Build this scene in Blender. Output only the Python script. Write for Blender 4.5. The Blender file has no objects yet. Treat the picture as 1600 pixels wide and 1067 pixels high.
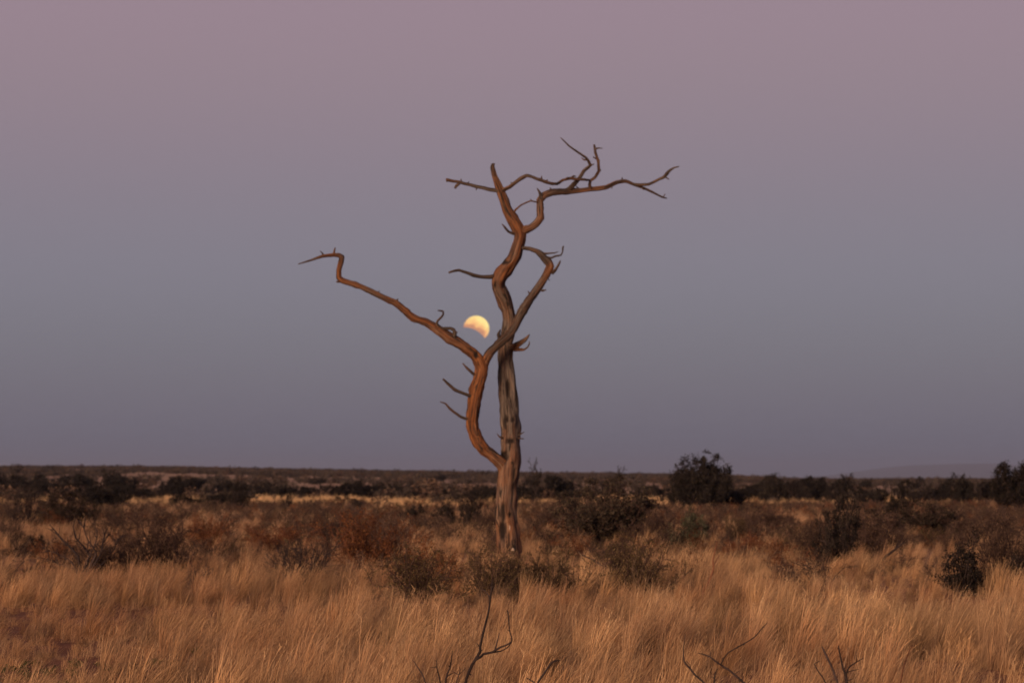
import bpy, math, random
import numpy as np
from mathutils import Vector, noise, Matrix

S = bpy.context.scene
COL = S.collection
R = math.radians
random.seed(11)
RNG = np.random.default_rng(11)

# ------------------------------------------------------------------ camera
EYE = 2.0                    # camera height over the plain (m)
FPX = 4359.0                 # focal length in pixels of a 1600 px wide frame
PITCH = math.atan(216.5 / FPX)
cam_d = bpy.data.cameras.new('camera')
cam_d.sensor_width = 36.0
cam_d.lens = 36.0 * FPX / 1600.0
cam_d.clip_start = 0.5
cam_d.clip_end = 200000.0
cam_d.dof.use_dof = True
cam_d.dof.focus_distance = 24.5
cam_d.dof.aperture_fstop = 4.4
cam = bpy.data.objects.new('camera', cam_d)
COL.objects.link(cam)
cam.location = (0, 0, EYE)
cam.rotation_euler = (R(90) + PITCH, 0, 0)
S.camera = cam

# ------------------------------------------------------------------ sky and light
SUN_ELEV = 12.0               # dusk: the glow of the set sun stands behind the camera, a little to the left
SUN_AZ = 210.0               # compass-like, clockwise from +Y
world = bpy.data.worlds.new('World')
S.world = world
world.use_nodes = True
wn, wl = world.node_tree.nodes, world.node_tree.links
wn.clear()
w_out = wn.new('ShaderNodeOutputWorld')
w_add = wn.new('ShaderNodeAddShader')
bg1 = wn.new('ShaderNodeBackground')
bg2 = wn.new('ShaderNodeBackground')
nish = wn.new('ShaderNodeTexSky')
nish.sky_type = 'NISHITA'
nish.sun_disc = False
nish.sun_elevation = R(SUN_ELEV)
nish.sun_rotation = R(SUN_AZ)
nish.air_density = 1.3
nish.dust_density = 1.0
wl.new(nish.outputs[0], bg1.inputs[0])
bg1.inputs[1].default_value = 0.006
tc = wn.new('ShaderNodeTexCoord')
sep = wn.new('ShaderNodeSeparateXYZ')
wl.new(tc.outputs['Generated'], sep.inputs[0])
ramp = wn.new('ShaderNodeValToRGB')
wl.new(sep.outputs['Z'], ramp.inputs[0])
ramp.color_ramp.interpolation = 'LINEAR'
SKY = [  # sine of elevation, colour: grey-violet earth shadow under the rose belt, duller higher up
    (0.000, (0.1292, 0.1481, 0.2200)),
    (0.008, (0.1374, 0.1508, 0.2205)),
    (0.016, (0.1509, 0.1559, 0.2220)),
    (0.024, (0.1654, 0.1633, 0.2258)),
    (0.034, (0.1802, 0.1754, 0.2347)),
    (0.045, (0.1945, 0.1897, 0.2484)),
    (0.056, (0.2100, 0.2030, 0.2647)),
    (0.067, (0.2258, 0.2143, 0.2803)),
    (0.078, (0.2395, 0.2208, 0.2887)),
    (0.090, (0.2528, 0.2226, 0.2893)),
    (0.102, (0.2686, 0.2243, 0.2890)),
    (0.114, (0.2870, 0.2276, 0.2901)),
    (0.126, (0.3059, 0.2324, 0.2922)),
    (0.138, (0.3242, 0.2387, 0.2952)),
    (0.150, (0.3407, 0.2443, 0.3001)),
    (0.162, (0.3536, 0.2482, 0.3065)),
    (0.174, (0.3590, 0.2492, 0.3087)),
    (0.190, (0.3528, 0.2458, 0.3021)),
    (0.210, (0.3406, 0.2399, 0.2907)),
    (0.240, (0.3223, 0.2310, 0.2735)),
    (0.280, (0.3011, 0.2224, 0.2629)),
    (0.450, (0.225, 0.200, 0.270)),
    (1.000, (0.150, 0.160, 0.245)),
]
els = ramp.color_ramp.elements
els[0].position, els[0].color = SKY[0][0], (*SKY[0][1], 1)
els[1].position, els[1].color = SKY[-1][0], (*SKY[-1][1], 1)
for p, c in SKY[1:-1]:
    e = els.new(p)
    e.color = (*c, 1)
wl.new(ramp.outputs[0], bg2.inputs[0])
bg2.inputs[1].default_value = 0.85
wl.new(bg1.outputs[0], w_add.inputs[0])
wl.new(bg2.outputs[0], w_add.inputs[1])
wl.new(w_add.outputs[0], w_out.inputs[0])

sun_d = bpy.data.lights.new('afterglow', 'SUN')
sun_d.energy = 4.3
sun_d.angle = R(20)
sun_d.color = (1.0, 0.70, 0.455)
sun = bpy.data.objects.new('afterglow', sun_d)
COL.objects.link(sun)
_a, _e = R(SUN_AZ), R(SUN_ELEV)
sdir = Vector((math.sin(_a) * math.cos(_e), math.cos(_a) * math.cos(_e), math.sin(_e)))   # towards the sun
sun.rotation_euler = sdir.to_track_quat('Z', 'Y').to_euler()
sun.location = (0, -20, 30)

S.view_settings.view_transform = 'Standard'
S.view_settings.look = 'None'
S.view_settings.exposure = 0.0
S.view_settings.gamma = 1.0
S.view_settings.use_curve_mapping = False
S.render.engine = 'CYCLES'
cy = S.cycles
cy.max_bounces = 5
cy.diffuse_bounces = 3
cy.transmission_bounces = 3
cy.volume_bounces = 0
cy.use_denoising = True
cy.use_adaptive_sampling = True
cy.adaptive_threshold = 0.01
cy.caustics_reflective = cy.caustics_refractive = False

# ------------------------------------------------------------------ helpers
def pos(px, py, Y):
    """World point at forward distance Y seen at (px, py) of a 1600 x 1067 frame."""
    u = (px - 800.0) / FPX
    v = (533.5 - py) / FPX
    y = math.cos(PITCH) - v * math.sin(PITCH)
    z = math.sin(PITCH) + v * math.cos(PITCH)
    return Vector((u / y * Y, Y, EYE + z / y * Y))

def tag(o, label=None, cat=None, group=None, kind=None):
    if label: o['label'] = label
    if cat: o['category'] = cat
    if group: o['group'] = group
    if kind: o['kind'] = kind
    return o

def link(o, parent=None):
    COL.objects.link(o)
    if parent is not None:
        o.parent = parent
    return o

def empty(name, loc, label=None, cat=None, group=None):
    o = bpy.data.objects.new(name, None)
    o.empty_display_size = 0.2
    o.location = loc
    return tag(link(o), label, cat, group)

def mesh_np(name, verts, faces, mat, smooth=False):
    """verts (n,3); faces: list of arrays (k,3) or (k,4)."""
    me = bpy.data.meshes.new(name)
    verts = np.asarray(verts, np.float32)
    loops = np.concatenate([np.asarray(f, np.int32).ravel() for f in faces])
    sizes = np.concatenate([np.full(len(f), np.asarray(f).shape[1], np.int32) for f in faces])
    starts = np.concatenate([[0], np.cumsum(sizes)[:-1]]).astype(np.int32)
    me.vertices.add(len(verts)); me.vertices.foreach_set('co', verts.ravel())
    me.loops.add(len(loops)); me.loops.foreach_set('vertex_index', loops)
    me.polygons.add(len(sizes)); me.polygons.foreach_set('loop_start', starts)
    me.polygons.foreach_set('loop_total', sizes)
    if smooth:
        me.polygons.foreach_set('use_smooth', np.ones(len(sizes), bool))
    me.update(calc_edges=True)
    me.validate()
    if mat: me.materials.append(mat)
    return me

def attr(me, name, kind, data):
    a = me.attributes.new(name, kind, 'POINT')
    a.data.foreach_set('vector' if kind == 'FLOAT_VECTOR' else 'value', np.asarray(data, np.float32 if kind != 'INT' else np.int32).ravel())

# ------------------------------------------------------------------ materials
class Mat:
    def __init__(s, name):
        s.m = bpy.data.materials.new(name); s.m.use_nodes = True
        s.n, s.l = s.m.node_tree.nodes, s.m.node_tree.links
        s.n.clear()
        s.out = s.n.new('ShaderNodeOutputMaterial')
    def node(s, t, **kw):
        x = s.n.new(t)
        for k, v in kw.items(): setattr(x, k, v)
        return x
    def link(s, a, b): s.l.new(a, b)
    def noise(s, vec, scale, detail=4, rough=0.6, dist=0.0):
        x = s.node('ShaderNodeTexNoise'); x.inputs['Scale'].default_value = scale
        x.inputs['Detail'].default_value = detail; x.inputs['Roughness'].default_value = rough
        x.inputs['Distortion'].default_value = dist
        if vec is not None: s.link(vec, x.inputs['Vector'])
        return x.outputs[0]
    def ramp(s, fac, stops):
        x = s.node('ShaderNodeValToRGB'); s.link(fac, x.inputs[0])
        e = x.color_ramp.elements
        e[0].position, e[0].color = stops[0][0], (*stops[0][1], 1)
        e[1].position, e[1].color = stops[-1][0], (*stops[-1][1], 1)
        for p, c in stops[1:-1]:
            q = e.new(p); q.color = (*c, 1)
        return x.outputs[0]
    def gray(s, fac, a, b):
        x = s.node('ShaderNodeMapRange'); x.inputs['From Min'].default_value = a; x.inputs['From Max'].default_value = b
        s.link(fac, x.inputs['Value']); return x.outputs[0]
    def mix(s, fac, a, b, mode='MIX'):
        x = s.node('ShaderNodeMix', data_type='RGBA', blend_type=mode)
        for v, k in ((fac, 0), (a, 6), (b, 7)):
            if hasattr(v, 'is_output'): s.link(v, x.inputs[k])
            else: x.inputs[k].default_value = v if k == 0 else (*v, 1)
        return x.outputs[2]
    def attrib(s, name, out=2, kind='GEOMETRY'):
        x = s.node('ShaderNodeAttribute', attribute_name=name, attribute_type=kind); return x.outputs[out]
    def scalev(s, vec, v):
        x = s.node('ShaderNodeMapping'); s.link(vec, x.inputs[0]); x.inputs['Scale'].default_value = v; return x.outputs[0]
    def bsdf(s, col, rough=0.85, spec=0.2, bump=None, bstr=0.3, bdist=0.02):
        b = s.node('ShaderNodeBsdfPrincipled')
        if hasattr(col, 'is_output'): s.link(col, b.inputs['Base Color'])
        else: b.inputs['Base Color'].default_value = (*col, 1)
        b.inputs['Roughness'].default_value = rough
        b.inputs['Specular IOR Level'].default_value = spec
        if bump is not None:
            q = s.node('ShaderNodeBump'); q.inputs['Strength'].default_value = bstr; q.inputs['Distance'].default_value = bdist
            s.link(bump, q.inputs['Height']); s.link(q.outputs[0], b.inputs['Normal'])
        return b
    def leaf(s, col, trans=0.3):
        d = s.node('ShaderNodeBsdfDiffuse'); t = s.node('ShaderNodeBsdfTranslucent'); m = s.node('ShaderNodeMixShader')
        s.link(col, d.inputs[0]); s.link(col, t.inputs[0]); m.inputs[0].default_value = trans
        s.link(d.outputs[0], m.inputs[1]); s.link(t.outputs[0], m.inputs[2]); s.link(m.outputs[0], s.out.inputs[0])
        return s.m

def mat_wood():
    """Dead wood. 'grain' = ring and length coordinates, 'tone' 0 weathered grey .. 1 bare orange heartwood, 'char' 0..1 darker wood, also inside the hollows."""
    M = Mat('dead_wood')
    g = M.attrib('grain', 1)
    tone = M.attrib('tone'); darken = M.attrib('darken')
    streak = M.noise(M.scalev(g, (1, 1, 0.16)), 6.0, 6, 0.72, 0.8)
    blot = M.noise(M.scalev(g, (1, 1, 0.55)), 2.6, 4, 0.6, 0.5)
    fine = M.noise(M.scalev(g, (1, 1, 0.10)), 26.0, 4, 0.7)
    grey = M.ramp(streak, [(0.30, (0.030, 0.021, 0.019)), (0.44, (0.105, 0.075, 0.062)), (0.56, (0.19, 0.140, 0.113)), (0.70, (0.33, 0.250, 0.195))])
    orng = M.ramp(streak, [(0.30, (0.042, 0.017, 0.011)), (0.43, (0.17, 0.060, 0.025)), (0.56, (0.32, 0.118, 0.044)), (0.72, (0.46, 0.215, 0.095))])
    tb = M.node('ShaderNodeMath', operation='ADD'); M.link(tone, tb.inputs[0])
    tb2 = M.node('ShaderNodeMapRange'); tb2.inputs['From Min'].default_value = 0.3; tb2.inputs['From Max'].default_value = 0.7
    tb2.inputs['To Min'].default_value = -0.45; tb2.inputs['To Max'].default_value = 0.45
    M.link(blot, tb2.inputs['Value']); M.link(tb2.outputs[0], tb.inputs[1]); tb.use_clamp = True
    c = M.mix(tb.outputs[0], grey, orng)
    fm = M.gray(fine, 0.33, 0.62)
    c = M.mix(fm, M.mix(1.0, c, (0.45, 0.42, 0.42), 'MULTIPLY'), c)
    patch = M.noise(M.scalev(g, (1, 1, 0.40)), 3.8, 5, 0.68, 1.2)
    pm = M.gray(patch, 0.54, 0.60)
    c = M.mix(pm, c, (0.030, 0.020, 0.016))
    c = M.mix(darken, c, (0.020, 0.012, 0.010))
    b = M.bsdf(c, 0.82, 0.15, streak, 0.9, 0.06)
    M.link(b.outputs[0], M.out.inputs[0])
    return M.m

def mat_plain(name, c1, c2, scale=6.0, rough=0.85, rnd=0.35):
    M = Mat(name)
    tcn = M.node('ShaderNodeTexCoord')
    n = M.noise(tcn.outputs['Object'], scale, 4)
    c = M.ramp(n, [(0.3, c1), (0.7, c2)])
    oi = M.node('ShaderNodeObjectInfo')
    mr = M.node('ShaderNodeMapRange'); mr.inputs['To Min'].default_value = 1 - rnd; mr.inputs['To Max'].default_value = 1 + rnd
    M.link(oi.outputs['Random'], mr.inputs['Value'])
    cc = M.node('ShaderNodeVectorMath', operation='SCALE'); M.link(c, cc.inputs[0]); M.link(mr.outputs[0], cc.inputs['Scale'])
    b = M.bsdf(cc.outputs[0], rough, 0.1)
    M.link(b.outputs[0], M.out.inputs[0])
    return M.m

def mat_leaf(name, cols, trans=0.25, rnd=0.25):
    M = Mat(name)
    sh = M.attrib('shade')
    c = M.ramp(sh, cols)
    oi = M.node('ShaderNodeObjectInfo')
    mr = M.node('ShaderNodeMapRange'); mr.inputs['To Min'].default_value = 1 - rnd; mr.inputs['To Max'].default_value = 1 + rnd
    M.link(oi.outputs['Random'], mr.inputs['Value'])
    cc = M.node('ShaderNodeVectorMath', operation='SCALE'); M.link(c, cc.inputs[0]); M.link(mr.outputs[0], cc.inputs['Scale'])
    return M.leaf(cc.outputs[0], trans)

def mat_grass():
    M = Mat('dry_grass')
    sh = M.attrib('shade')
    geo = M.node('ShaderNodeNewGeometry')
    big = M.noise(M.scalev(geo.outputs['Position'], (1, 0.55, 0)), 0.34, 4, 0.6)
    mid = M.noise(M.scalev(geo.outputs['Position'], (1, 0.7, 0)), 1.6, 3, 0.6)
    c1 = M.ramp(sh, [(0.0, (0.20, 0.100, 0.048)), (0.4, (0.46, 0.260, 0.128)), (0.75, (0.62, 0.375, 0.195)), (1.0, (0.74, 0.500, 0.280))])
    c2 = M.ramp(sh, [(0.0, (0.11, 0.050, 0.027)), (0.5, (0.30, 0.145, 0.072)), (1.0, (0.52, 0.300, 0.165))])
    sx = M.node('ShaderNodeSeparateXYZ'); M.link(geo.outputs['Position'], sx.inputs[0])
    lf = M.node('ShaderNodeMapRange'); lf.inputs['From Min'].default_value = 0.5; lf.inputs['From Max'].default_value = -6.0   # darker, redder colour towards the left
    lf.inputs['To Max'].default_value = 0.6; M.link(sx.outputs['X'], lf.inputs['Value'])
    kf = M.node('ShaderNodeMath', operation='ADD', use_clamp=True); M.link(M.gray(big, 0.40, 0.60), kf.inputs[0]); M.link(lf.outputs[0], kf.inputs[1])
    c = M.mix(kf.outputs[0], c1, c2)
    c = M.mix(M.gray(mid, 0.42, 0.72), c, (0.26, 0.165, 0.105))
    far = M.node('ShaderNodeSeparateXYZ'); M.link(geo.outputs['Position'], far.inputs[0])
    bm = M.gray(far.outputs['Y'], 62, 125)
    c = M.mix(bm, c, M.ramp(sh, [(0.0, (0.16, 0.088, 0.054)), (0.5, (0.34, 0.195, 0.116)), (1.0, (0.54, 0.335, 0.200))]))
    fm = M.gray(far.outputs['Y'], 178, 196)
    c = M.mix(fm, c, M.ramp(sh, [(0.0, (0.42, 0.245, 0.125)), (1.0, (0.66, 0.435, 0.240))]))
    oi = M.node('ShaderNodeObjectInfo')
    mr = M.node('ShaderNodeMapRange'); mr.inputs['To Min'].default_value = 0.60; mr.inputs['To Max'].default_value = 1.62
    M.link(oi.outputs['Random'], mr.inputs['Value'])
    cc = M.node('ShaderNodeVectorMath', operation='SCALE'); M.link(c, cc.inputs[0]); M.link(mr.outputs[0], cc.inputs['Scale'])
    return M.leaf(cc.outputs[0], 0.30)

def mat_ground():
    M = Mat('savanna_ground')
    geo = M.node('ShaderNodeNewGeometry')
    P = geo.outputs['Position']
    n1 = M.noise(P, 0.9, 6, 0.65)
    n2 = M.noise(P, 0.035, 6, 0.7, 0.5)
    n3 = M.noise(P, 14.0, 4, 0.7)
    soil = M.ramp(n1, [(0.3, (0.16, 0.062, 0.034)), (0.55, (0.25, 0.098, 0.052)), (0.8, (0.31, 0.140, 0.078))])
    soil = M.mix(M.gray(n3, 0.35, 0.7), soil, M.mix(1.0, soil, (0.55, 0.5, 0.5), 'MULTIPLY'))
    straw = M.ramp(n1, [(0.3, (0.26, 0.14, 0.062)), (0.7, (0.46, 0.285, 0.14))])
    far = M.node('ShaderNodeSeparateXYZ'); M.link(P, far.inputs[0])
    fm = M.gray(far.outputs['Y'], 50, 140)
    near = M.mix(M.gray(n1, 0.56, 0.85), soil, M.mix(0.5, soil, straw))
    sand = M.ramp(n2, [(0.35, (0.26, 0.140, 0.090)), (0.55, (0.37, 0.215, 0.135)), (0.75, (0.47, 0.285, 0.175))])
    c = M.mix(fm, near, M.mix(0.5, straw, sand))
    fm2 = M.gray(far.outputs['Y'], 260, 420)
    c = M.mix(fm2, c, sand)
    b = M.bsdf(c, 0.95, 0.05, n1, 0.5, 0.1)
    M.link(b.outputs[0], M.out.inputs[0])
    return M.m

WOOD = mat_wood()
GRASS = mat_grass()
TWIG_DARK = mat_plain('dark_twig_bark', (0.022, 0.015, 0.015), (0.060, 0.038, 0.034), 9.0)
TWIG_BROWN = mat_plain('brown_twig_bark', (0.045, 0.025, 0.021), (0.10, 0.056, 0.044), 7.0)
TWIG_RED = mat_plain('reddish_twig_bark', (0.085, 0.032, 0.020), (0.19, 0.075, 0.042), 7.0)
TWIG_PALE = mat_plain('pale_twig_bark', (0.12, 0.075, 0.055), (0.26, 0.165, 0.115), 7.0)
LEAF_DARK = mat_leaf('dark_bush_leaf', [(0.0, (0.012, 0.010, 0.010)), (0.6, (0.028, 0.022, 0.019)), (1.0, (0.056, 0.043, 0.033))])
LEAF_FAR = mat_leaf('far_scrub_leaf', [(0.0, (0.046, 0.033, 0.027)), (0.6, (0.088, 0.063, 0.050)), (1.0, (0.145, 0.105, 0.080))])
LEAF_DUSK = mat_leaf('dusky_bush_leaf', [(0.0, (0.022, 0.016, 0.013)), (0.6, (0.048, 0.035, 0.026)), (1.0, (0.090, 0.066, 0.046))])
LEAF_OLIVE = mat_leaf('olive_leaf', [(0.0, (0.048, 0.032, 0.016)), (0.6, (0.105, 0.070, 0.034)), (1.0, (0.190, 0.130, 0.064))])
LEAF_RUST = mat_leaf('rust_leaf', [(0.0, (0.075, 0.026, 0.012)), (0.6, (0.165, 0.062, 0.026)), (1.0, (0.26, 0.115, 0.048))])
LEAF_BROWN = mat_leaf('brown_leaf', [(0.0, (0.050, 0.030, 0.023)), (0.6, (0.105, 0.063, 0.046)), (1.0, (0.18, 0.110, 0.076))])
LEAF_GREY = mat_leaf('grey_green_leaf', [(0.0, (0.050, 0.048, 0.030)), (0.6, (0.105, 0.100, 0.062)), (1.0, (0.19, 0.180, 0.115))])
LEAF_GREEN = mat_leaf('green_leaf', [(0.0, (0.026, 0.030, 0.012)), (1.0, (0.070, 0.078, 0.030))])

# ------------------------------------------------------------------ terrain
RISE = [(-40, 20), (0, 19), (280, 18.5), (500, 13.5), (800, 9), (1000, 7), (1150, 5), (1215, 0.5), (1300, -1), (9999, -1)]
def skyline_px(px):
    for (a, ra), (b, rb) in zip(RISE, RISE[1:]):
        if px <= b:
            return ra + (rb - ra) * max(0.0, (px - a) / (b - a))
    return -1
HILL0, HILL1 = 290.0, 1500.0
def terrain(x, y):
    d = math.hypot(x, y)
    z = 0.0
    if d < 400:
        z += 0.07 * noise.noise(Vector((x * 0.09, y * 0.09, 3.1)))
    if y > 0 and d > HILL0:
        px = 800 + FPX * x / y
        px = max(-400.0, min(2200.0, px))
        H = EYE + HILL1 * skyline_px(px) / FPX
        H = max(0.3, H)
        t = (d - HILL0) / (HILL1 - HILL0)
        if t <= 1:
            z += H * t + 0.5 * noise.noise(Vector((x * 0.012, y * 0.006, 7.7))) * min(1, 4 * t)
        else:
            z += H * max(0.0, 1 - (d - HILL1) / 1500.0) ** 2
    return z

def ground_at(px, py):
    """Forward distance at which the terrain is seen at (px, py)."""
    d = 18.0
    while d < 1490:
        p = pos(px, py, d)
        if p.z <= terrain(p.x, p.y):
            return d
        d *= 1.004
    return 1490.0

def build_ground():
    angs = np.concatenate([np.arange(-22, 22.01, 0.25), np.arange(25, 335, 5.0)])
    rad = np.concatenate([[0.5], np.geomspace(3, 30000, 190)])
    V, F = [], []
    na = len(angs)
    for r in rad:
        for a in angs:
            x, y = r * math.sin(R(a)), r * math.cos(R(a))
            V.append((x, y, terrain(x, y)))
    for i in range(len(rad) - 1):
        for j in range(na):
            k = (j + 1) % na
            F.append((i * na + j, i * na + k, (i + 1) * na + k, (i + 1) * na + j))
    c = len(V); V.append((0, 0, terrain(0, 0)))
    T = [(c, (j + 1) % na, j) for j in range(na)]
    F = np.array(F)[:, ::-1]; T = np.array(T)
    me = mesh_np('ground', V, [F, T], mat_ground(), True)
    tag(link(bpy.data.objects.new('ground', me)), kind='structure')
build_ground()

def build_hills():
    M = Mat('far_hill')
    tcn = M.node('ShaderNodeTexCoord')
    n = M.noise(tcn.outputs['Object'], 0.002, 5)
    b = M.bsdf(M.ramp(n, [(0.3, (0.055, 0.045, 0.038)), (0.7, (0.11, 0.085, 0.065))]), 0.95, 0.05)
    M.link(b.outputs[0], M.out.inputs[0])
    D = 27000.0
    prof = [(1225, 0), (1290, 5), (1340, 12), (1380, 18), (1420, 22), (1480, 23), (1550, 23.5), (1600, 21), (1680, 24), (1800, 17), (1950, 6), (2100, 0)]
    xs = np.arange(1225, 2101, 6.0)
    hs = np.interp(xs, [p[0] for p in prof], [p[1] for p in prof])
    V, F = [], []
    rows = [(-2600, -0.02), (-1500, 0.42), (-600, 0.83), (0, 1.0), (700, 0.8), (1700, 0.35), (2700, -0.02)]
    for q, f in rows:
        for px, h in zip(xs, hs):
            x = (px - 800) / FPX * D
            z = (h + 2) / FPX * D * f * (1 + 0.10 * noise.noise(Vector((x * 0.0012, q * 0.001, 0)))) if f > 0 else -6.0
            V.append((x + q * 0.15, D + q, z))
    n_ = len(xs)
    for i in range(len(rows) - 1):
        for j in range(n_ - 1):
            F.append((i * n_ + j, i * n_ + j + 1, (i + 1) * n_ + j + 1, (i + 1) * n_ + j))
    me = mesh_np('hills', V, [np.array(F)], M.m, True)
    tag(link(bpy.data.objects.new('hills', me)), kind='structure')
build_hills()

HAZE_ON = True
def build_haze():
    L, top, bot = 31000.0, 190.0, -8.0
    V = [(-L, -L, bot), (L, -L, bot), (L, L, bot), (-L, L, bot), (-L, -L, top), (L, -L, top), (L, L, top), (-L, L, top)]
    F = np.array([(0, 3, 2, 1), (4, 5, 6, 7), (0, 1, 5, 4), (1, 2, 6, 5), (2, 3, 7, 6), (3, 0, 4, 7)])
    M = Mat('evening_haze')
    v = M.node('ShaderNodeVolumePrincipled')
    v.inputs['Color'].default_value = (0.93, 0.91, 1.0, 1)
    v.inputs['Density'].default_value = 6.5e-5
    v.inputs['Anisotropy'].default_value = 0.6
    M.link(v.outputs[0], M.out.inputs['Volume'])
    me = mesh_np('haze', V, [F], M.m)
    tag(link(bpy.data.objects.new('haze', me)), kind='stuff')
if HAZE_ON:
    build_haze()

# ------------------------------------------------------------------ the moon, partly in the earth's shadow
def build_moon():
    D = 60000.0
    k = D / FPX
    centre = pos(744.2, 513.5, D)
    r = 20.2
    sx, sy, sr = 727.7 - 744.2, 544.7 - 513.5, 33.8       # edge of the umbra, in pixels about the moon's centre
    N = 56
    top, bot = [], []
    # lit part: between the limb and the shadow edge, as strips across the bright limb
    a0 = math.atan2(-(511.5 - 513.5), 724.2 - 744.2); a1 = math.atan2(-(526.8 - 513.5), 759.0 - 744.2)
    a1 += 0.0
    if a0 < a1: a0 += 2 * math.pi
    b0 = math.atan2(-(511.5 - 544.7), 724.2 - 727.7); b1 = math.atan2(-(526.8 - 544.7), 759.0 - 727.7)
    V, F, sh = [], [], []
    T = 12
    for side in (1, -1):
        for i in range(N + 1):
            t = i / N
            al = a0 + (a1 - a0) * t; be = b0 + (b1 - b0) * t
            ox, oy = r * math.cos(al), r * math.sin(al)
            ix, iy = sx + sr * math.cos(be), -sy + sr * math.sin(be)
            for j in range(T + 1):
                s = j / T
                x, y = ix + (ox - ix) * s, iy + (oy - iy) * s
                h = math.sqrt(max(0.0, r * r - x * x - y * y))
                V.append((x * k, -side * h * k, y * k))
                sh.append(max(0.0, (math.hypot(x - sx, y + sy) - sr) / 26.0))
    n1 = (N + 1) * (T + 1)
    for side in (0, 1):
        for i in range(N):
            for j in range(T):
                a = side * n1 + i * (T + 1) + j
                q = (a, a + 1, a + T + 2, a + T + 1)
                F.append(q if side == 0 else q[::-1])
    for i in range(N):                                        # close the rim along the shadow edge
        a = i * (T + 1); b = a + T + 1
        F.append((a, b, b + n1, a + n1))
    M = Mat('moonlight')
    tcn = M.attrib('shade')
    co = M.node('ShaderNodeTexCoord')
    n = M.noise(co.outputs['Object'], 0.006, 3, 0.5)
    ad = M.node('ShaderNodeMath', operation='ADD'); M.link(tcn, ad.inputs[0])
    mr = M.node('ShaderNodeMapRange'); mr.inputs['From Min'].default_value = 0.3; mr.inputs['From Max'].default_value = 0.7
    mr.inputs['To Min'].default_value = -0.17; mr.inputs['To Max'].default_value = 0.17
    M.link(n, mr.inputs['Value']); M.link(mr.outputs[0], ad.inputs[1])
    c = M.ramp(ad.outputs[0], [(0.0, (0.62, 0.27, 0.15)), (0.22, (1.0, 0.52, 0.20)), (0.55, (1.1, 0.76, 0.27)), (0.9, (1.15, 0.96, 0.36))])
    e = M.node('ShaderNodeEmission'); M.link(c, e.inputs[0]); e.inputs[1].default_value = 1.12
    M.link(e.outputs[0], M.out.inputs[0])
    me = mesh_np('moon', V, [np.array(F)], M.m, True)
    attr(me, 'shade', 'FLOAT', sh)
    o = link(bpy.data.objects.new('moon', me))
    o.location = centre
    tag(o, 'yellow moon partly eclipsed, low in the dusk sky left of the tree trunk', 'moon')
build_moon()

# ------------------------------------------------------------------ limbs as gnarled tapering tubes
def resample(pts, step):
    """Catmull-Rom through rows of numbers; returns denser rows. First three columns are position."""
    P = np.array(pts, float)
    P = np.vstack([2 * P[0] - P[1], P, 2 * P[-1] - P[-2]])
    out = []
    for i in range(1, len(P) - 2):
        a, b, c, d = P[i - 1], P[i], P[i + 1], P[i + 2]
        n = max(2, int(np.linalg.norm(c[:3] - b[:3]) / step))
        for t in np.linspace(0, 1, n, endpoint=False):
            q = 0.5 * (2 * b + (c - a) * t + (2 * a - 5 * b + 4 * c - d) * t * t + (-a + 3 * b - 3 * c + d) * t ** 3)
            lin = b + (c - b) * t
            q = 0.32 * q + 0.68 * lin
            q[3:] = lin[3:]
            out.append(q)
    out.append(P[-2].copy())
    return np.array(out)

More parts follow.
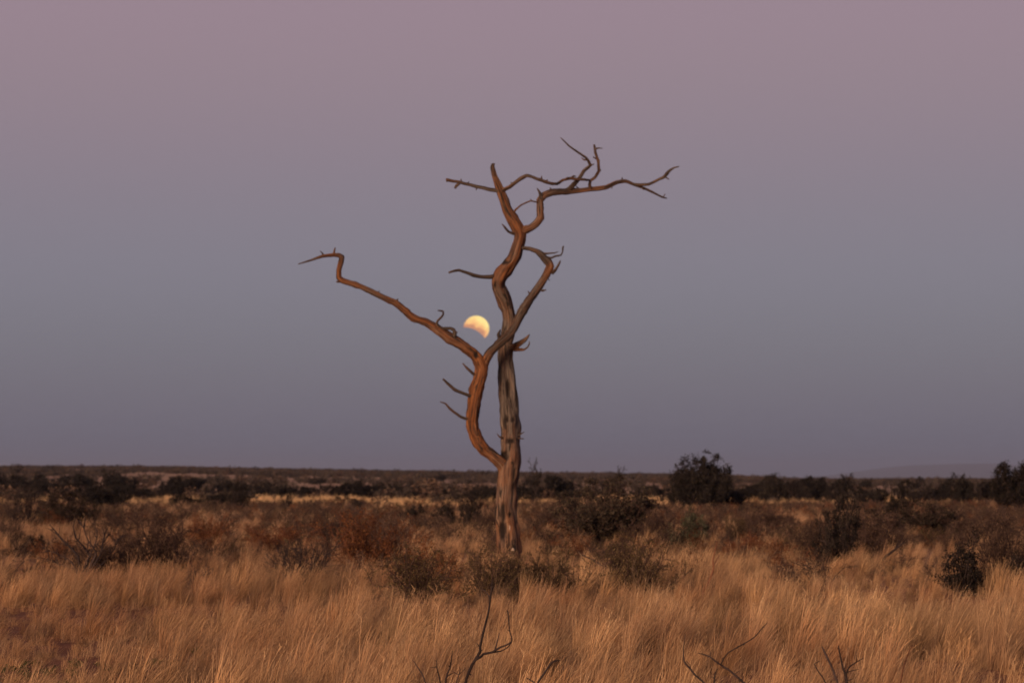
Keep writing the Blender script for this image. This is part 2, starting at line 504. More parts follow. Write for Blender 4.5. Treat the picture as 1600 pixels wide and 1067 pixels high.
def tube(rows, sides=12, rough=0.10, seed=0.0, step=None, dents=(), tip=0.25):
    """rows: (x,y,z,radius,tone,char). Returns verts, faces, grain, tone, char."""
    rmax = max(r[3] for r in rows)
    Q = resample(rows, step or max(0.02, rmax * 0.55))
    n = len(Q)
    C = Q[:, :3]
    Tn = np.gradient(C, axis=0); Tn /= np.linalg.norm(Tn, axis=1)[:, None] + 1e-9
    ref = np.array([0.0, 1.0, 0.0]) if abs(Tn[0][1]) < 0.9 else np.array([1.0, 0, 0])
    V, G, TO, CH = [], [], [], []
    length = 0.0
    u = np.cross(Tn[0], ref); u /= np.linalg.norm(u)
    for i in range(n):
        if i: length += np.linalg.norm(C[i] - C[i - 1])
        u = u - Tn[i] * np.dot(u, Tn[i]); u /= np.linalg.norm(u) + 1e-9
        w = np.cross(Tn[i], u)
        rad = Q[i, 3]
        wob = 0.26 * rad * np.array([noise.noise(Vector((length / (rmax * 3.2 + .02), seed, k * 9.1))) for k in range(3)])
        for s in range(sides):
            a = 2 * math.pi * s / sides
            tw = a + length * 0.35
            ca, sa = math.cos(a), math.sin(a)
            f = 1 + rough * 1.3 * noise.noise(Vector((math.cos(tw) * 1.3, math.sin(tw) * 1.3, length * 0.9 / (rmax * 4 + .05) + seed)))
            f += rough * 1.0 * noise.noise(Vector((math.cos(tw) * 3.2, math.sin(tw) * 3.2, length * 0.5 / (rmax * 4 + .05) + seed + 31)))
            f += rough * 0.9 * noise.noise(Vector((math.cos(a) * 2.0, math.sin(a) * 2.0, length / (rmax * 0.7 + .02) + seed + 77)))
            p = C[i] + wob + rad * f * (u * ca + w * sa)
            ch = Q[i, 5]
            V.append(p); TO.append(Q[i, 4])
            G.append((ca * 0.5 * min(1, rad / 0.12 + 0.25), sa * 0.5 * min(1, rad / 0.12 + 0.25), length + seed * 3.7))
            CH.append(ch)
    V = np.array(V); CH = np.array(CH)
    rk = random.Random(int(seed * 1000))                     # knots and swellings where twigs once grew
    for _ in range(int(n * sides / 160)):
        i0 = rk.randrange(n); s0 = rk.randrange(sides); amp = rk.uniform(.10, .26) * (1 if rk.random() < .75 else -.8); wd = rk.uniform(.5, 1.1)
        step_ = np.linalg.norm(C[1] - C[0]) if n > 1 else .05
        if sides > 25 and i0 < n * .22: continue
        for i in range(max(0, i0 - 8), min(n, i0 + 9)):
            dl = (i - i0) * step_ / (Q[i0, 3] * wd + 1e-6)
            if abs(dl) > 2: continue
            for t in range(sides):
                da = ((t - s0 + sides // 2) % sides - sides // 2) * 2 * math.pi / sides / (wd * .9)
                k = amp * math.exp(-dl * dl - da * da)
                if abs(k) < .01: continue
                j = i * sides + t
                V[j] = V[j] + (V[j] - C[i]) * k
                if amp < 0: CH[j] = max(CH[j], min(.9, -k * 3))
    for (dx, dy, dz, rx, rz, depth) in dents:                 # hollows pressed into the wood from the camera side and coloured darker
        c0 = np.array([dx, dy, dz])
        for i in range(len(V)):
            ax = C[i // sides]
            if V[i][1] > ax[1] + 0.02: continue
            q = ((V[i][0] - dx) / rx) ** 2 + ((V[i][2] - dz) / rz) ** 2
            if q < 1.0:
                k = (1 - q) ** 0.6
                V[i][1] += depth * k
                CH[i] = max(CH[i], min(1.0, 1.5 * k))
    F = []
    for i in range(n - 1):
        for s in range(sides):
            t = (s + 1) % sides
            F.append((i * sides + s, i * sides + t, (i + 1) * sides + t, (i + 1) * sides + s))
    V = list(V); CH = list(CH)
    T = []
    for end, row in ((0, 0), (1, n - 1)):
        c = len(V)
        V.append(C[row] + Tn[row] * (Q[row, 3] * tip if end else -Q[row, 3] * tip)); G.append(G[row * sides]); TO.append(TO[row * sides]); CH.append(CH[row * sides])
        for s in range(sides):
            t = (s + 1) % sides
            T.append((c, row * sides + t, row * sides + s) if not end else (c, row * sides + s, row * sides + t))
    return np.array(V), np.array(F), np.array(T), np.array(G), np.array(TO), np.array(CH)

def limb(name, path, Y, parent, origin, mat=None, sides=12, rough=0.10, tone=0.3, darken=0.0, seed=None, step=None, dents=(), label=None):
    """path: (px, py, width px, depth offset m[, tone[, char]])"""
    rows = []
    for p in path:
        yy = Y + p[3]
        q = pos(p[0], p[1], yy)
        rows.append((q.x, q.y, q.z, 0.5 * p[2] * yy / FPX, p[4] if len(p) > 4 else tone, p[5] if len(p) > 5 else darken))
    seed = random.random() * 50 if seed is None else seed
    V, F, T, G, TO, CH = tube(rows, sides, rough, seed, step, dents)
    me = mesh_np(name, V - np.array(origin), [F, T], mat or WOOD, True)
    attr(me, 'grain', 'FLOAT_VECTOR', G); attr(me, 'tone', 'FLOAT', TO); attr(me, 'darken', 'FLOAT', CH)
    o = link(bpy.data.objects.new(name, me), parent)
    if label: o['label'] = label
    return o

# ------------------------------------------------------------------ the dead tree
def build_tree():
    Y = 62.0
    base = pos(796, 890, Y); base.z = 0.0
    root = empty('dead_tree', base, 'tall leafless dead tree with two twisted bare trunks standing alone in the grass', 'tree')
    O = tuple(base)
    def d(px, py, rx, rz, depth):
        q = pos(px, py, Y); s = Y / FPX
        return (q.x, q.y, q.z, rx * s, rz * s, depth)
    trunk = limb('trunk', [
        (796, 905, 54, 0, .5), (796, 888, 45, 0, .5), (796, 865, 39, 0, .55), (794, 840, 38, 0, .55), (793, 815, 36, 0, .5), (793, 790, 34, 0, .4),
        (794.5, 762, 33, 0, .35), (794.5, 740, 35, 0, .4), (797, 722, 33, .03, .4), (797, 702, 29, .06, .2), (796.5, 680, 28, .08, .15), (795.5, 650, 26.5, .10, .05),
        (793, 620, 26, .12, .0), (790, 590, 23.5, .14, .0), (788.7, 562, 22.5, .16, .05), (790.5, 540, 22.5, .18, .1), (795, 520, 22, .18, .15), (797.5, 500, 21, .14, .2),
        (793.5, 481, 21, .08, .3), (786, 465, 21.5, .0, .4), (778.3, 449, 22, -.08, .5), (777.8, 437, 23.5, -.12, .6), (783, 427, 23.5, -.14, .75), (791, 417.5, 22, -.14, .8),
        (799, 408, 20, -.12, .65), (804.5, 398, 20, -.1, .5), (808, 388, 18.5, -.08, .6), (811.5, 377, 18, -.05, .75), (813, 366, 18.5, -.04, .8), (808.5, 355, 19, -.05, .8),
        (800.5, 343.5, 17, -.08, .85), (791.5, 326, 14.5, -.12, .8), (784.5, 306, 13.5, -.16, .75), (779, 292, 11, -.2, .6), (773, 276, 8.5, -.24, .5), (769.3, 262, 6.5, -.27, .3, .4), (770.3, 256, 4, -.28, .2, .7)],
        Y, root, O, sides=32, rough=0.17, seed=4.0, step=0.055,
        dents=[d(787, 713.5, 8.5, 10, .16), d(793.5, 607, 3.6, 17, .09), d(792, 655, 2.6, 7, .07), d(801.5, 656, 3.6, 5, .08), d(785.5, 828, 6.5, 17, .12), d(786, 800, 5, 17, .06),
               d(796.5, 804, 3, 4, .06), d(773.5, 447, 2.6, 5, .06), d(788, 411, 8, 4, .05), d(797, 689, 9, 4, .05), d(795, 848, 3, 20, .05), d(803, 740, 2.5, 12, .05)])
    # pale flecks of bare sapwood and one white scar low on the bark
    M = Mat('pale_sapwood'); cn = M.node('ShaderNodeTexCoord')
    b = M.bsdf(M.ramp(M.noise(cn.outputs['Object'], 30, 3), [(0.3, (0.30, 0.20, 0.145)), (0.7, (0.52, 0.40, 0.32))]), 0.7, 0.2)
    M.link(b.outputs[0], M.out.inputs[0])
    for (px, py, rx, rz) in ((801.5, 858.5, 2.6, 3.4), (796.5, 824, 1.1, 5)):
        s = Y / FPX
        V, F = [], []
        cpt = pos(px, py, Y)
        # find the bark surface in front of the point
        vs = trunk.data.vertices
        yb = min((v.co.y + O[1] for v in vs if abs(v.co.x + O[0] - cpt.x) < 0.035 and abs(v.co.z + O[2] - cpt.z) < 0.06), default=Y - .2)
        n = 9
        for ring, (f, dy) in enumerate(((1.0, 0.035), (0.85, -0.004), (0.45, -0.014))):
            for k in range(n):
                a = 2 * math.pi * k / n
                w = 1 + 0.3 * noise.noise(Vector((a, px, ring * 3)))
                V.append((cpt.x + rx * s * f * w * math.cos(a) - O[0], yb + dy - O[1], cpt.z + rz * s * f * w * math.sin(a) - O[2]))
        for ring in range(2):
            for k in range(n):
                F.append((ring * n + k, ring * n + (k + 1) % n, (ring + 1) * n + (k + 1) % n, (ring + 1) * n + k))
        V.append((cpt.x - O[0], yb - 0.016 - O[1], cpt.z - O[2]))
        T = [(2 * n + k, 2 * n + (k + 1) % n, 3 * n) for k in range(n)]
        me = mesh_np('bark_scar', V, [np.array(F), np.array(T)], M.m, True)
        link(bpy.data.objects.new('bark_scar', me), trunk)

    stem = limb('second_trunk', [
        (797, 752, 16, -.02, .7), (792, 738, 19, -.06, .7), (783, 724.5, 20, -.10, .65), (770.5, 713.5, 19.5, -.15, .75), (757.5, 702.5, 19, -.2, .9), (746.5, 689, 19, -.26, 1.0),
        (739.3, 671, 19, -.32, 1.0), (738.8, 652, 20, -.38, 1.0), (740, 635, 20, -.42, 1.0), (744, 619, 20.5, -.46, 1.0), (748.5, 592, 21, -.5, 1.05), (752, 575, 20, -.52, 1.05),
        (748.5, 563, 17, -.55, 1.0), (741, 553.5, 15.5, -.58, .95), (727, 543, 16, -.62, .8), (709, 532, 15.5, -.66, .6), (689, 518.5, 14, -.7, .75), (666.5, 504, 11.5, -.75, .8), (646, 496, 12, -.8, .75), (630, 484.7, 10.5, -.85, .8), (616.5, 473.5, 10.5, -.9, .6),
        (598.5, 464.5, 9.2, -.95, .25), (580.5, 455.5, 9, -1.0, .3), (562.5, 447.6, 8.4, -1.02, .5), (547, 443, 9, -1.03, .6), (536, 439.5, 9, -1.04, .8), (529.5, 434, 8.5, -1.05, .9), (529.3, 423, 8, -1.06, .95), (532, 410.5, 8.4, -1.08, .7), (533.2, 402.5, 8.2, -1.10, .5),
        (528.5, 398.8, 6.8, -1.12, .6), (521, 398.2, 5.8, -1.16, .7), (504, 400.6, 5, -1.24, .5), (488, 406, 3.8, -1.32, .4), (465.7, 412.7, 1.5, -1.44, .3)],
        Y, root, O, sides=24, rough=0.16, seed=9.0, step=0.05,
        dents=[d(748, 648, 2, 4, .05), d(744, 556, 4, 7, .05)], label='orange barkless second trunk that bends out into one long branch')
    fork = limb('branch', [
        (754, 578, 12, -.5, .9), (758.5, 563, 13.5, -.5, .8), (765, 550.5, 12.5, -.5, .4, .35), (774, 542.3, 12.5, -.5, .2, .5), (782.5, 535, 13.8, -.48, .15, .5), (791.5, 527.5, 13.8, -.46, .2, .4), (800, 517.5, 13, -.42, .25, .3), (807.3, 504, 13.6, -.38, .5, .3),
        (814.5, 490.5, 13.2, -.34, .2, .35), (824, 473, 13.4, -.3, .1, .3), (833, 460.5, 12.2, -.26, .1, .2), (841, 449.5, 12, -.24, .2), (849, 437.5, 11.2, -.22, .35), (855.5, 426, 12, -.2, .7), (859.5, 416.5, 13, -.18, .9), (857, 410.5, 12.5, -.17, .3, .5), (851.5, 404.8, 11, -.15, .05, .6), (847, 399, 10.5, -.13, .05, .5),
        (840, 393, 8, -.12, .05, .3), (827.5, 388.4, 6.2, -.12, .1, .2), (815, 387.3, 5.2, -.13, .1, .4), (803, 386.5, 3.5, -.12, .1, .6)],
        Y, root, O, sides=18, rough=0.15, seed=14.0, step=0.045, label='dark branch curling up in front of the trunk and hooking back to it')
    right = limb('branch', [
        (809, 364, 9, -.05, .8), (819, 360, 13, -.02, .75), (828, 356, 12.5, .0, .5), (836.5, 350, 12.2, .02, .45), (844.5, 340.5, 12.8, .06, .5), (844, 326, 11.4, .1, .4), (844.2, 314, 10.8, .14, .4), (851, 305.7, 10.3, .18, .45), (862.5, 300.2, 10.6, .24, .4), (875, 300.3, 9.5, .3, .4), (888, 299.8, 8.8, .36, .4), (910, 297.6, 7.4, .45, .45),
        (930, 295.3, 7.2, .55, .5), (947.5, 292.3, 6.4, .62, .5), (962.5, 285.5, 6, .7, .5), (977.5, 283.2, 5.8, .78, .45), (990, 288.2, 5, .86, .4), (1005, 293.7, 4.2, .94, .3), (1020, 300.3, 3.6, 1.02, .25), (1035, 308.5, 3.2, 1.1, .2), (1042, 310, 1.6, 1.14, .2)],
        Y, root, O, sides=16, rough=0.15, seed=21.0, step=0.05, label='upper right limb that loops up and reaches far right')
    def tw(parent, path, name='twig', tone=.15, darken=.15, sides=8):
        return limb(name, path, Y, parent, O, sides=sides, rough=0.14, tone=tone, darken=darken, step=0.05)
    # twigs of the right limb
    tw(right, [(985, 287, 4, .84), (1000, 289.2, 4.6, .82), (1013, 288.3, 4.5, .8), (1030, 280.3, 4.2, .76), (1036.5, 277.5, 5, .74), (1042, 272, 6, .72, .1, .6), (1047.5, 266, 4.4, .7, .1, .4), (1053, 262.3, 2.8, .68), (1061, 260.6, 1.6, .66)])
    tw(right, [(1040, 277, 3, .73), (1045.5, 280.7, 1.3, .7)])
    tw(right, [(1036, 308.8, 2.2, 1.1), (1039.5, 303, 1.2, 1.08)])
    tw(right, [(886, 298, 7, .34), (894, 292, 7.6, .3), (903, 282, 6.2, .22), (913.5, 266.5, 5.4, .12), (922.5, 258.8, 5.2, .05), (919.5, 252, 4, .0), (915.5, 246.5, 3.6, -.04), (900.5, 236.5, 3.2, -.12), (890, 229, 2.7, -.2), (882, 221, 2.1, -.25), (876, 215.5, 1.3, -.3)], tone=.2)
    tw(right, [(922, 259, 3, .05), (928.5, 256.5, 1, .02)]); tw(right, [(917, 250, 3, .0), (912.5, 250, 2.6, -.02), (908.5, 246.6, 1.2, -.03)])
    tw(right, [(923, 296, 5, .5), (921.3, 289, 5, .46), (922.5, 282.5, 5, .42), (929.5, 277.5, 4.8, .4), (936, 267.7, 5, .38), (935, 256, 4.5, .36), (933, 247, 4.4, .35), (930.3, 238, 4.4, .34, .1, .5), (928.2, 226, 3, .33, .1, .5)], tone=.4)
    tw(right, [(930, 233, 3, .33), (935, 231.6, 2.2, .3), (941.5, 232, 1.1, .26)]); tw(right, [(932, 248.5, 3, .35), (926.5, 245.5, 1.5, .33)]); tw(right, [(936, 267, 3, .38), (939.5, 266, 1.2, .36)])
    tw(right, [(846, 311, 8, .12), (844, 303, 5, .08), (841.5, 298, 3.2, .05), (839, 294, 1.3, .03)])
    tw(right, [(844, 316, 3, .1), (836, 315.4, 2.4, .02), (829.5, 314, 2.5, -.02), (815, 320, 2.6, -.08), (805.5, 328, 3, -.1), (800.5, 337, 3.4, -.1)], tone=.6, darken=0)
    tw(right, [(832, 315, 2, -.01), (828.5, 310.8, 1, -.03)])
    # limbs of the left top
    mid = limb('branch', [(783, 300, 6, -.18), (789, 295.6, 6, -.25), (796, 291.8, 6, -.3), (805, 285.5, 6, -.36), (813, 279.5, 6.2, -.4), (823.5, 274.2, 5.8, -.42), (831, 276, 5, -.42), (840, 280, 5, -.4), (855, 285.2, 5.2, -.32), (863, 287.2, 4.8, -.25), (870.5, 287.2, 4.6, -.18), (880, 281.2, 4.2, -.1), (892.5, 279.2, 4.8, .0), (904, 280.6, 4.2, .1), (913, 281, 4, .2), (922, 281.5, 3.4, .4)],
               Y, root, O, sides=10, rough=.13, tone=.4, seed=33, step=.05, label='thin wavy branch linking the two top limbs')
    tw(mid, [(852, 284, 3.5, -.3), (856, 281, 1.5, -.32)]); tw(mid, [(892, 279, 4, 0), (896, 275, 3, 0), (900, 276, 1.3, 0)]); tw(mid, [(885, 279, 3, -.1), (888.5, 277, 1.3, -.1)])
    lef = limb('branch', [(781, 298, 7, -.2), (773, 297, 6.4, -.22), (765, 296, 6, -.26), (750, 292.5, 5.6, -.34), (735, 289, 5, -.42), (720, 285.2, 4.6, -.5), (708, 283, 4.6, -.56), (702, 281.7, 4.8, -.6), (697.3, 280.6, 4.6, -.63)],
               Y, root, O, sides=10, rough=.14, tone=.2, darken=.1, seed=37, step=.05, label='level dead branch at the top left')
    tw(lef, [(719, 285.5, 4.5, -.5), (714, 289.5, 5, -.52), (711, 294.3, 3.4, -.54)]); tw(lef, [(720.5, 284, 3, -.5), (720, 279.5, 1.4, -.5)]); tw(lef, [(699, 281, 4, -.62), (698, 284.6, 2, -.62)])
    tw(trunk, [(770, 257, 4, -.28), (773.5, 256.4, 2, -.28)])
    tw(trunk, [(807, 366.5, 5, -.06), (801, 365, 4.8, -.1), (795, 362.3, 4.2, -.14), (789.5, 356.5, 3.6, -.18), (784.5, 349.8, 1.4, -.22)], name='branch', darken=.4)
    tw(trunk, [(772, 432.5, 8, -.16), (765, 432.6, 6.8, -.2), (752.5, 432.4, 6, -.3), (740, 430.8, 5.8, -.38), (730, 426.4, 5, -.45), (718, 422.6, 4.4, -.52), (709, 423.6, 3.8, -.58), (701, 425.8, 3.2, -.62)], name='branch', darken=.3)
    st = tw(trunk, [(798, 544, 12, .1), (806, 540.5, 11.5, .02, .6, 0), (812, 537, 9.4, -.06, .6, .1), (820, 531, 6.6, -.14), (824.5, 526.5, 4, -.18), (827.3, 522.5, 1.5, -.2)], name='branch', sides=10)
    tw(st, [(803, 545, 8, .05, .9, 0), (811, 546, 5.6, -.02, .9, 0), (819, 546.2, 3.2, -.1, .7, 0), (824.5, 542.4, 2.6, -.14), (827.3, 536.5, 2.2, -.17), (827, 533, 1.2, -.18)])
    tw(trunk, [(785, 684.5, 4, -.1), (780, 682, 2.6, -.14), (776.8, 677.5, 1.2, -.16)]); tw(trunk, [(808, 680.5, 4, 0), (813, 678, 2.6, -.02), (819.4, 674.6, 1.2, -.05)])
    tw(trunk, [(808, 684.5, 3, 0), (818.6, 685.3, 1.4, -.03)]); tw(trunk, [(811, 676.5, 2, 0), (814.5, 671, 1, 0)])
    # twigs of the curling branch
    tw(fork, [(846, 396.5, 5, -.12), (853, 396.4, 3, -.16), (860, 395.6, 2.5, -.2), (866.5, 395.6, 2, -.24), (872.5, 393.4, 1, -.28)], darken=.4)
    tw(fork, [(850, 400, 5, -.14), (855, 402, 3.6, -.16), (861, 403.2, 3.2, -.18), (868, 400.3, 3, -.21), (876.5, 398.6, 2.5, -.24), (879.2, 392.5, 2.1, -.26), (879.6, 387, 2.8, -.28), (881, 384.7, 2, -.28)], darken=.4)
    tw(fork, [(862, 427, 6, -.2), (868, 421.5, 5, -.22), (872, 415, 4, -.24), (874.5, 410, 3.2, -.25), (875.8, 406.6, 1.4, -.26)], darken=.3)
    tw(fork, [(846, 454, 4, -.24), (849.5, 454, 2.8, -.26), (853.8, 452.8, 1.2, -.28)]); tw(fork, [(829, 459, 4, -.27), (826.5, 457.5, 2, -.28), (824.6, 454.8, 1, -.28)])
    tw(fork, [(783, 533, 7, -.48), (779.6, 528, 5.6, -.5), (778.6, 522, 5, -.52), (780, 518, 3.6, -.53), (782, 514.6, 1.5, -.54)], darken=.6)
    tw(fork, [(774, 541, 5, -.5), (774.6, 535.5, 3, -.5), (773.8, 532.6, 1.3, -.5)], darken=.5)
    # short broken stubs scattered along the limbs
    rs = random.Random(77)
    for par, seq in ((right, [(862, 300, .24, 1), (905, 297.5, .45, 1), (955, 289, .66, -1), (972, 283.5, .75, 1), (1003, 293, .9, -1), (844, 330, .1, 1)]),
                     (mid, [(800, 289, -.33, 1), (846, 282, -.36, 1), (876, 284, -.14, -1)]),
                     (lef, [(745, 291.5, -.36, -1), (730, 288, -.45, 1)]),
                     (trunk, [(786, 310, -.16, -1), (796, 335, -.1, -1), (777, 456, -.08, -1), (803, 640, .1, 1), (781, 470, 0, -1)]),
                     (stem, [(655, 500, -.77, -1), (640, 491, -.82, 1), (590, 460, -.97, 1), (572, 452, -1, -1), (548, 443.5, -1.03, 1), (506, 400, -1.23, 1), (733, 548, -.6, 1), (716, 536, -.64, -1)]),
                     (fork, [(838, 453, -.25, 1), (853, 431, -.2, -1), (820, 480, -.3, 1)])):
        for (px, py, dy, sg) in seq:
            l = rs.uniform(4, 8); a_ = rs.uniform(-.9, .9)
            tw(par, [(px, py, 3.6, dy), (px + l * .55 * math.sin(a_), py - sg * l * .6, 2.2, dy - .02), (px + l * math.sin(a_ * 1.3), py - sg * l, .9, dy - .03)], darken=rs.uniform(0, .4))
    # twigs of the second trunk
    tw(stem, [(703, 534, 9, -.67), (708.5, 527, 7.6, -.7), (710.8, 521, 6.8, -.72), (709.3, 515.6, 6, -.74), (704, 512.8, 5, -.76), (697, 513, 5, -.77), (690, 513.6, 5, -.77), (685, 510.5, 4.4, -.78), (682.4, 505, 4, -.79), (684.5, 500.5, 3.8, -.8), (689, 496, 3.4, -.81), (692.4, 491, 3, -.82), (692, 486.4, 2.8, -.83), (688, 485.6, 2.6, -.84), (683.6, 484.8, 1.4, -.85)], darken=.35)
    tw(stem, [(709, 516, 4, -.74), (713.5, 519, 2, -.74), (715.5, 518.4, 1, -.74)])
    tw(stem, [(521.5, 399, 4, -1.16), (522, 393.5, 3.4, -1.16), (523.8, 387, 1.8, -1.16)], tone=.5)
    tw(stem, [(619, 474, 5, -.9), (620.5, 469, 3.4, -.9), (622, 466.6, 1.8, -.9)]); tw(stem, [(533.5, 402, 5, -1.1), (536.6, 398.4, 2, -1.1)])
    tw(stem, [(532, 439, 6, -1.04), (525.4, 440.6, 2.4, -1.04)], tone=.7)
    tw(stem, [(744, 587, 6, -.52), (737.5, 582, 4.6, -.58), (730.5, 575.6, 4, -.64), (723, 567.5, 1.8, -.7)])
    tw(stem, [(740, 620, 6, -.48), (733.5, 618.2, 5, -.54), (723, 614, 5, -.6), (711.5, 609.4, 5.2, -.66), (702, 601, 5, -.72), (692, 592, 3, -.78)], darken=.3)
    tw(stem, [(735, 652, 6, -.4), (728, 654, 5, -.44), (721, 651.6, 4.4, -.48), (712, 645.6, 4.4, -.53), (703.5, 639, 4.4, -.57), (696.5, 630.8, 3, -.61), (687.5, 627.4, 1.4, -.66)], darken=.2)
build_tree()

# ------------------------------------------------------------------ bare foreground saplings and sticks
def stick(name, Y, base_px, parts, label, cat, mat=None, group=None):
    bp = pos(base_px, 1000, Y); b = Vector((bp.x, bp.y, 0.0))
    root = empty(name, b, label, cat, group)
    par = root
    foot = 752 + 2 / Y * FPX
    for _, path in parts:                                    # stems start in the soil
        if Y < 30 and path[0][1] > 1072 and path[0][1] < foot - 15:
            a_, b_ = path[0], path[1]
            path.insert(0, (a_[0] + (a_[0] - b_[0]) * .8, foot, a_[2]) + tuple(a_[3:]))
    for i, (pn, path) in enumerate(parts):
        o = limb(pn, [(p[0], p[1], p[2] * .86, p[3] if len(p) > 3 else 0.0) for p in path], Y, par if pn == 'twig' or pn == 'thorn' else root, tuple(b), mat=mat or TWIG_DARK, sides=6, rough=.10, step=0.03)
        if pn == 'stem': par = o
    return root

def thorns(path, n, seed, ln=4.0):
    rnd = random.Random(seed)
    out = []
    for k in range(n):
        i = rnd.randrange(len(path) - 1); t = rnd.random()
        a, b = path[i], path[i + 1]
        x, y = a[0] + (b[0] - a[0]) * t, a[1] + (b[1] - a[1]) * t
        s = rnd.choice((-1, 1)); dx, dy = b[0] - a[0], b[1] - a[1]; L = math.hypot(dx, dy) + 1e-6
        nx, ny = -dy / L * s, dx / L * s
        l = ln * rnd.uniform(.6, 1.3)
        dep = a[3] if len(a) > 3 else 0.0
        out.append(('thorn', [(x, y, 1.3, dep), (x + nx * l * .5 + dx / L * .5, y + ny * l * .5, 1.0, dep - .01), (x + nx * l + dx / L * 1.5, y + ny * l + dy / L * 1.5, .4, dep - .02)]))
    return out

m1 = [(720, 1112, 6), (725, 1080, 6), (727.5, 1066, 5.4), (731, 1052, 5.6), (741, 1032.5, 5.2), (750, 1018.5, 5), (750.3, 1009.7, 4.2), (756, 985, 4.2), (763, 957, 3.7), (766, 934, 3.5), (768.4, 918.6, 2.8), (769.2, 906, 1.8)]
m2 = [(738, 1037, 4.6), (744, 1030, 4.4, -.02), (751, 1026, 4.6, -.04), (755, 1021.6, 4.4, -.06), (770, 1018.3, 4.2, -.08), (782, 1010.6, 3.6, -.1), (795, 1005.4, 3, -.12), (800, 1000.5, 2.6, -.12), (799, 994, 2.3, -.13), (796, 985, 2.2, -.13), (794.8, 968, 2.2, -.14), (793.3, 954.6, 2.2, -.14)]
stick('dead_sapling', 19.4, 722, [('stem', m1), ('branch', m2),
    ('twig', [(766, 936, 2.8), (762.3, 928, 2.5, .02), (758, 922.8, 2.1, .03), (752.4, 920.5, 1.2, .04)]),
    ('twig', [(768, 1018.6, 3, -.08), (782, 1017, 2.2, -.04), (793, 1011.5, 2, -.03), (799.5, 1002.5, 1.8, -.1)]),
    ('twig', [(773, 1016.5, 3, -.08), (776, 1006, 2.5, -.1), (778, 998, 2.2, -.11), (780.5, 988.4, 1.4, -.12)]),
    ('twig', [(731, 1053, 3.4), (736, 1053.4, 2.2, -.02)]), ('twig', [(750, 1012, 3), (747, 1007, 1.6), (745.4, 1004, .8)]), ('twig', [(750, 1018, 4), (753, 1014.8, 2)]),
    ('twig', [(767.5, 925, 2.2), (771.6, 916, 1.4, .02)]), ('twig', [(793.3, 956, 2, -.14), (792, 952.8, 1.4, -.14)])] + thorns(m1[4:], 6, 1, 3.0) + thorns(m2, 8, 2, 3.0),
    'dark bare forked sapling standing upright in the grass in front of the tree', 'sapling')
a1 = [(835, 1105, 4.6), (838, 1080, 4.4), (841, 1065, 4.2), (852.5, 1048, 4), (859, 1039, 3.8), (863, 1034, 3.4), (868, 1031.6, 2.8), (875.6, 1031.2, 1.2)]
stick('dead_sapling', 19.0, 835, [('stem', a1), ('twig', [(838, 1072, 3), (835, 1066, 2.8), (829, 1062, 2.2), (823, 1058.5, 1.2)])] + thorns(a1[2:], 4, 3, 2.5),
      'short dark crooked stick slanting up right of the forked sapling', 'stick')
b1 = [(694, 1108, 4), (695.5, 1075, 4), (696.5, 1062, 3.8), (698.7, 1053, 3.2), (702.8, 1043.6, 2.5), (705, 1033, 2.2), (707, 1016, 1.2)]
b2 = [(700, 1105, 3, .1), (690, 1078, 3, .1), (686.5, 1058, 2.6, .1), (683.5, 1046, 2.2, .1), (682, 1040, 1.6, .1), (683, 1028, .9, .1)]
b3 = [(690, 1108, 2.6, -.1), (668, 1080, 2.6, -.1), (663.6, 1062, 2.6, -.1), (659.6, 1052.5, 2.4, -.1), (652, 1041, 2, -.1), (644.5, 1030, 1.1, -.1)]
stick('thorn_seedling', 19.2, 694, [('stem', b1), ('stem', b2), ('stem', b3),
    ('twig', [(697, 1058, 2.4), (702, 1054, 1.8), (708.5, 1050.6, 1)]), ('twig', [(712, 1075, 2), (714.5, 1062, 2), (717, 1054, 1.8), (711, 1051, 1.5), (706, 1047.8, .8)]), ('twig', [(717, 1054, 1.6), (719, 1044, 1.2), (716, 1041, .7)]),
    ('twig', [(717, 1054, 1.4), (724, 1047, 1.2), (728, 1043, .7)]), ('twig', [(682, 1041, 1.6, .1), (677, 1042.3, 1.2, .1), (672, 1042, .7, .1)])] + thorns(b1[2:], 8, 4, 3) + thorns(b2[2:], 4, 5, 3),
    'tuft of thin bare thorny twigs left of the forked sapling', 'sapling', TWIG_DARK)
c1 = [(1128, 1110, 3.4), (1112, 1082, 3.4), (1098, 1064, 3.4), (1087.6, 1055.5, 3.4), (1079, 1045, 3.4), (1069, 1033.4, 3.2), (1067.4, 1017, 2, .02), (1069, 1003, 1.6, .03), (1071, 990, 1, .04)]
stick('dead_sapling', 19.6, 1128, [('stem', c1), ('twig', [(1079, 1045, 2), (1078, 1039, 1.4), (1072, 1031.5, .8)])] + thorns(c1[2:6], 5, 6, 2.5),
      'thin dark stick bent to the left, its tip pointing straight up', 'stick')
e1 = [(1192, 1108, 4.2), (1180, 1085, 4.2), (1163, 1067, 4.2), (1147, 1053, 3.8), (1137.6, 1045.4, 3.8), (1123, 1036, 3), (1109, 1025.5, 2.6), (1100, 1022, 2), (1091, 1020, 1.1)]
f1 = [(1126, 1038, 2.6, -.02), (1131, 1028, 2.4, -.05), (1138, 1019, 2.3, -.08), (1152, 1011, 2.3, -.1), (1167, 1002.5, 2.2, -.12), (1180.5, 993.6, 2.1, -.14), (1191, 980.5, 1.8, -.16), (1200, 972, 1, -.18)]
stick('thorn_branch', 19.1, 1192, [('stem', e1), ('branch', f1), ('twig', [(1109, 1026, 2), (1110.5, 1017, .9)]), ('twig', [(1147, 1053, 2), (1155, 1047.4, .9)]), ('twig', [(1138, 1045.6, 2.2), (1130, 1042.5, 1.8), (1124, 1035.5, 1.2)])] + thorns(f1, 14, 7, 2.6) + thorns(e1[2:], 9, 8, 3),
      'thorny bare branch arching left with a long side shoot reaching up right', 'branch')
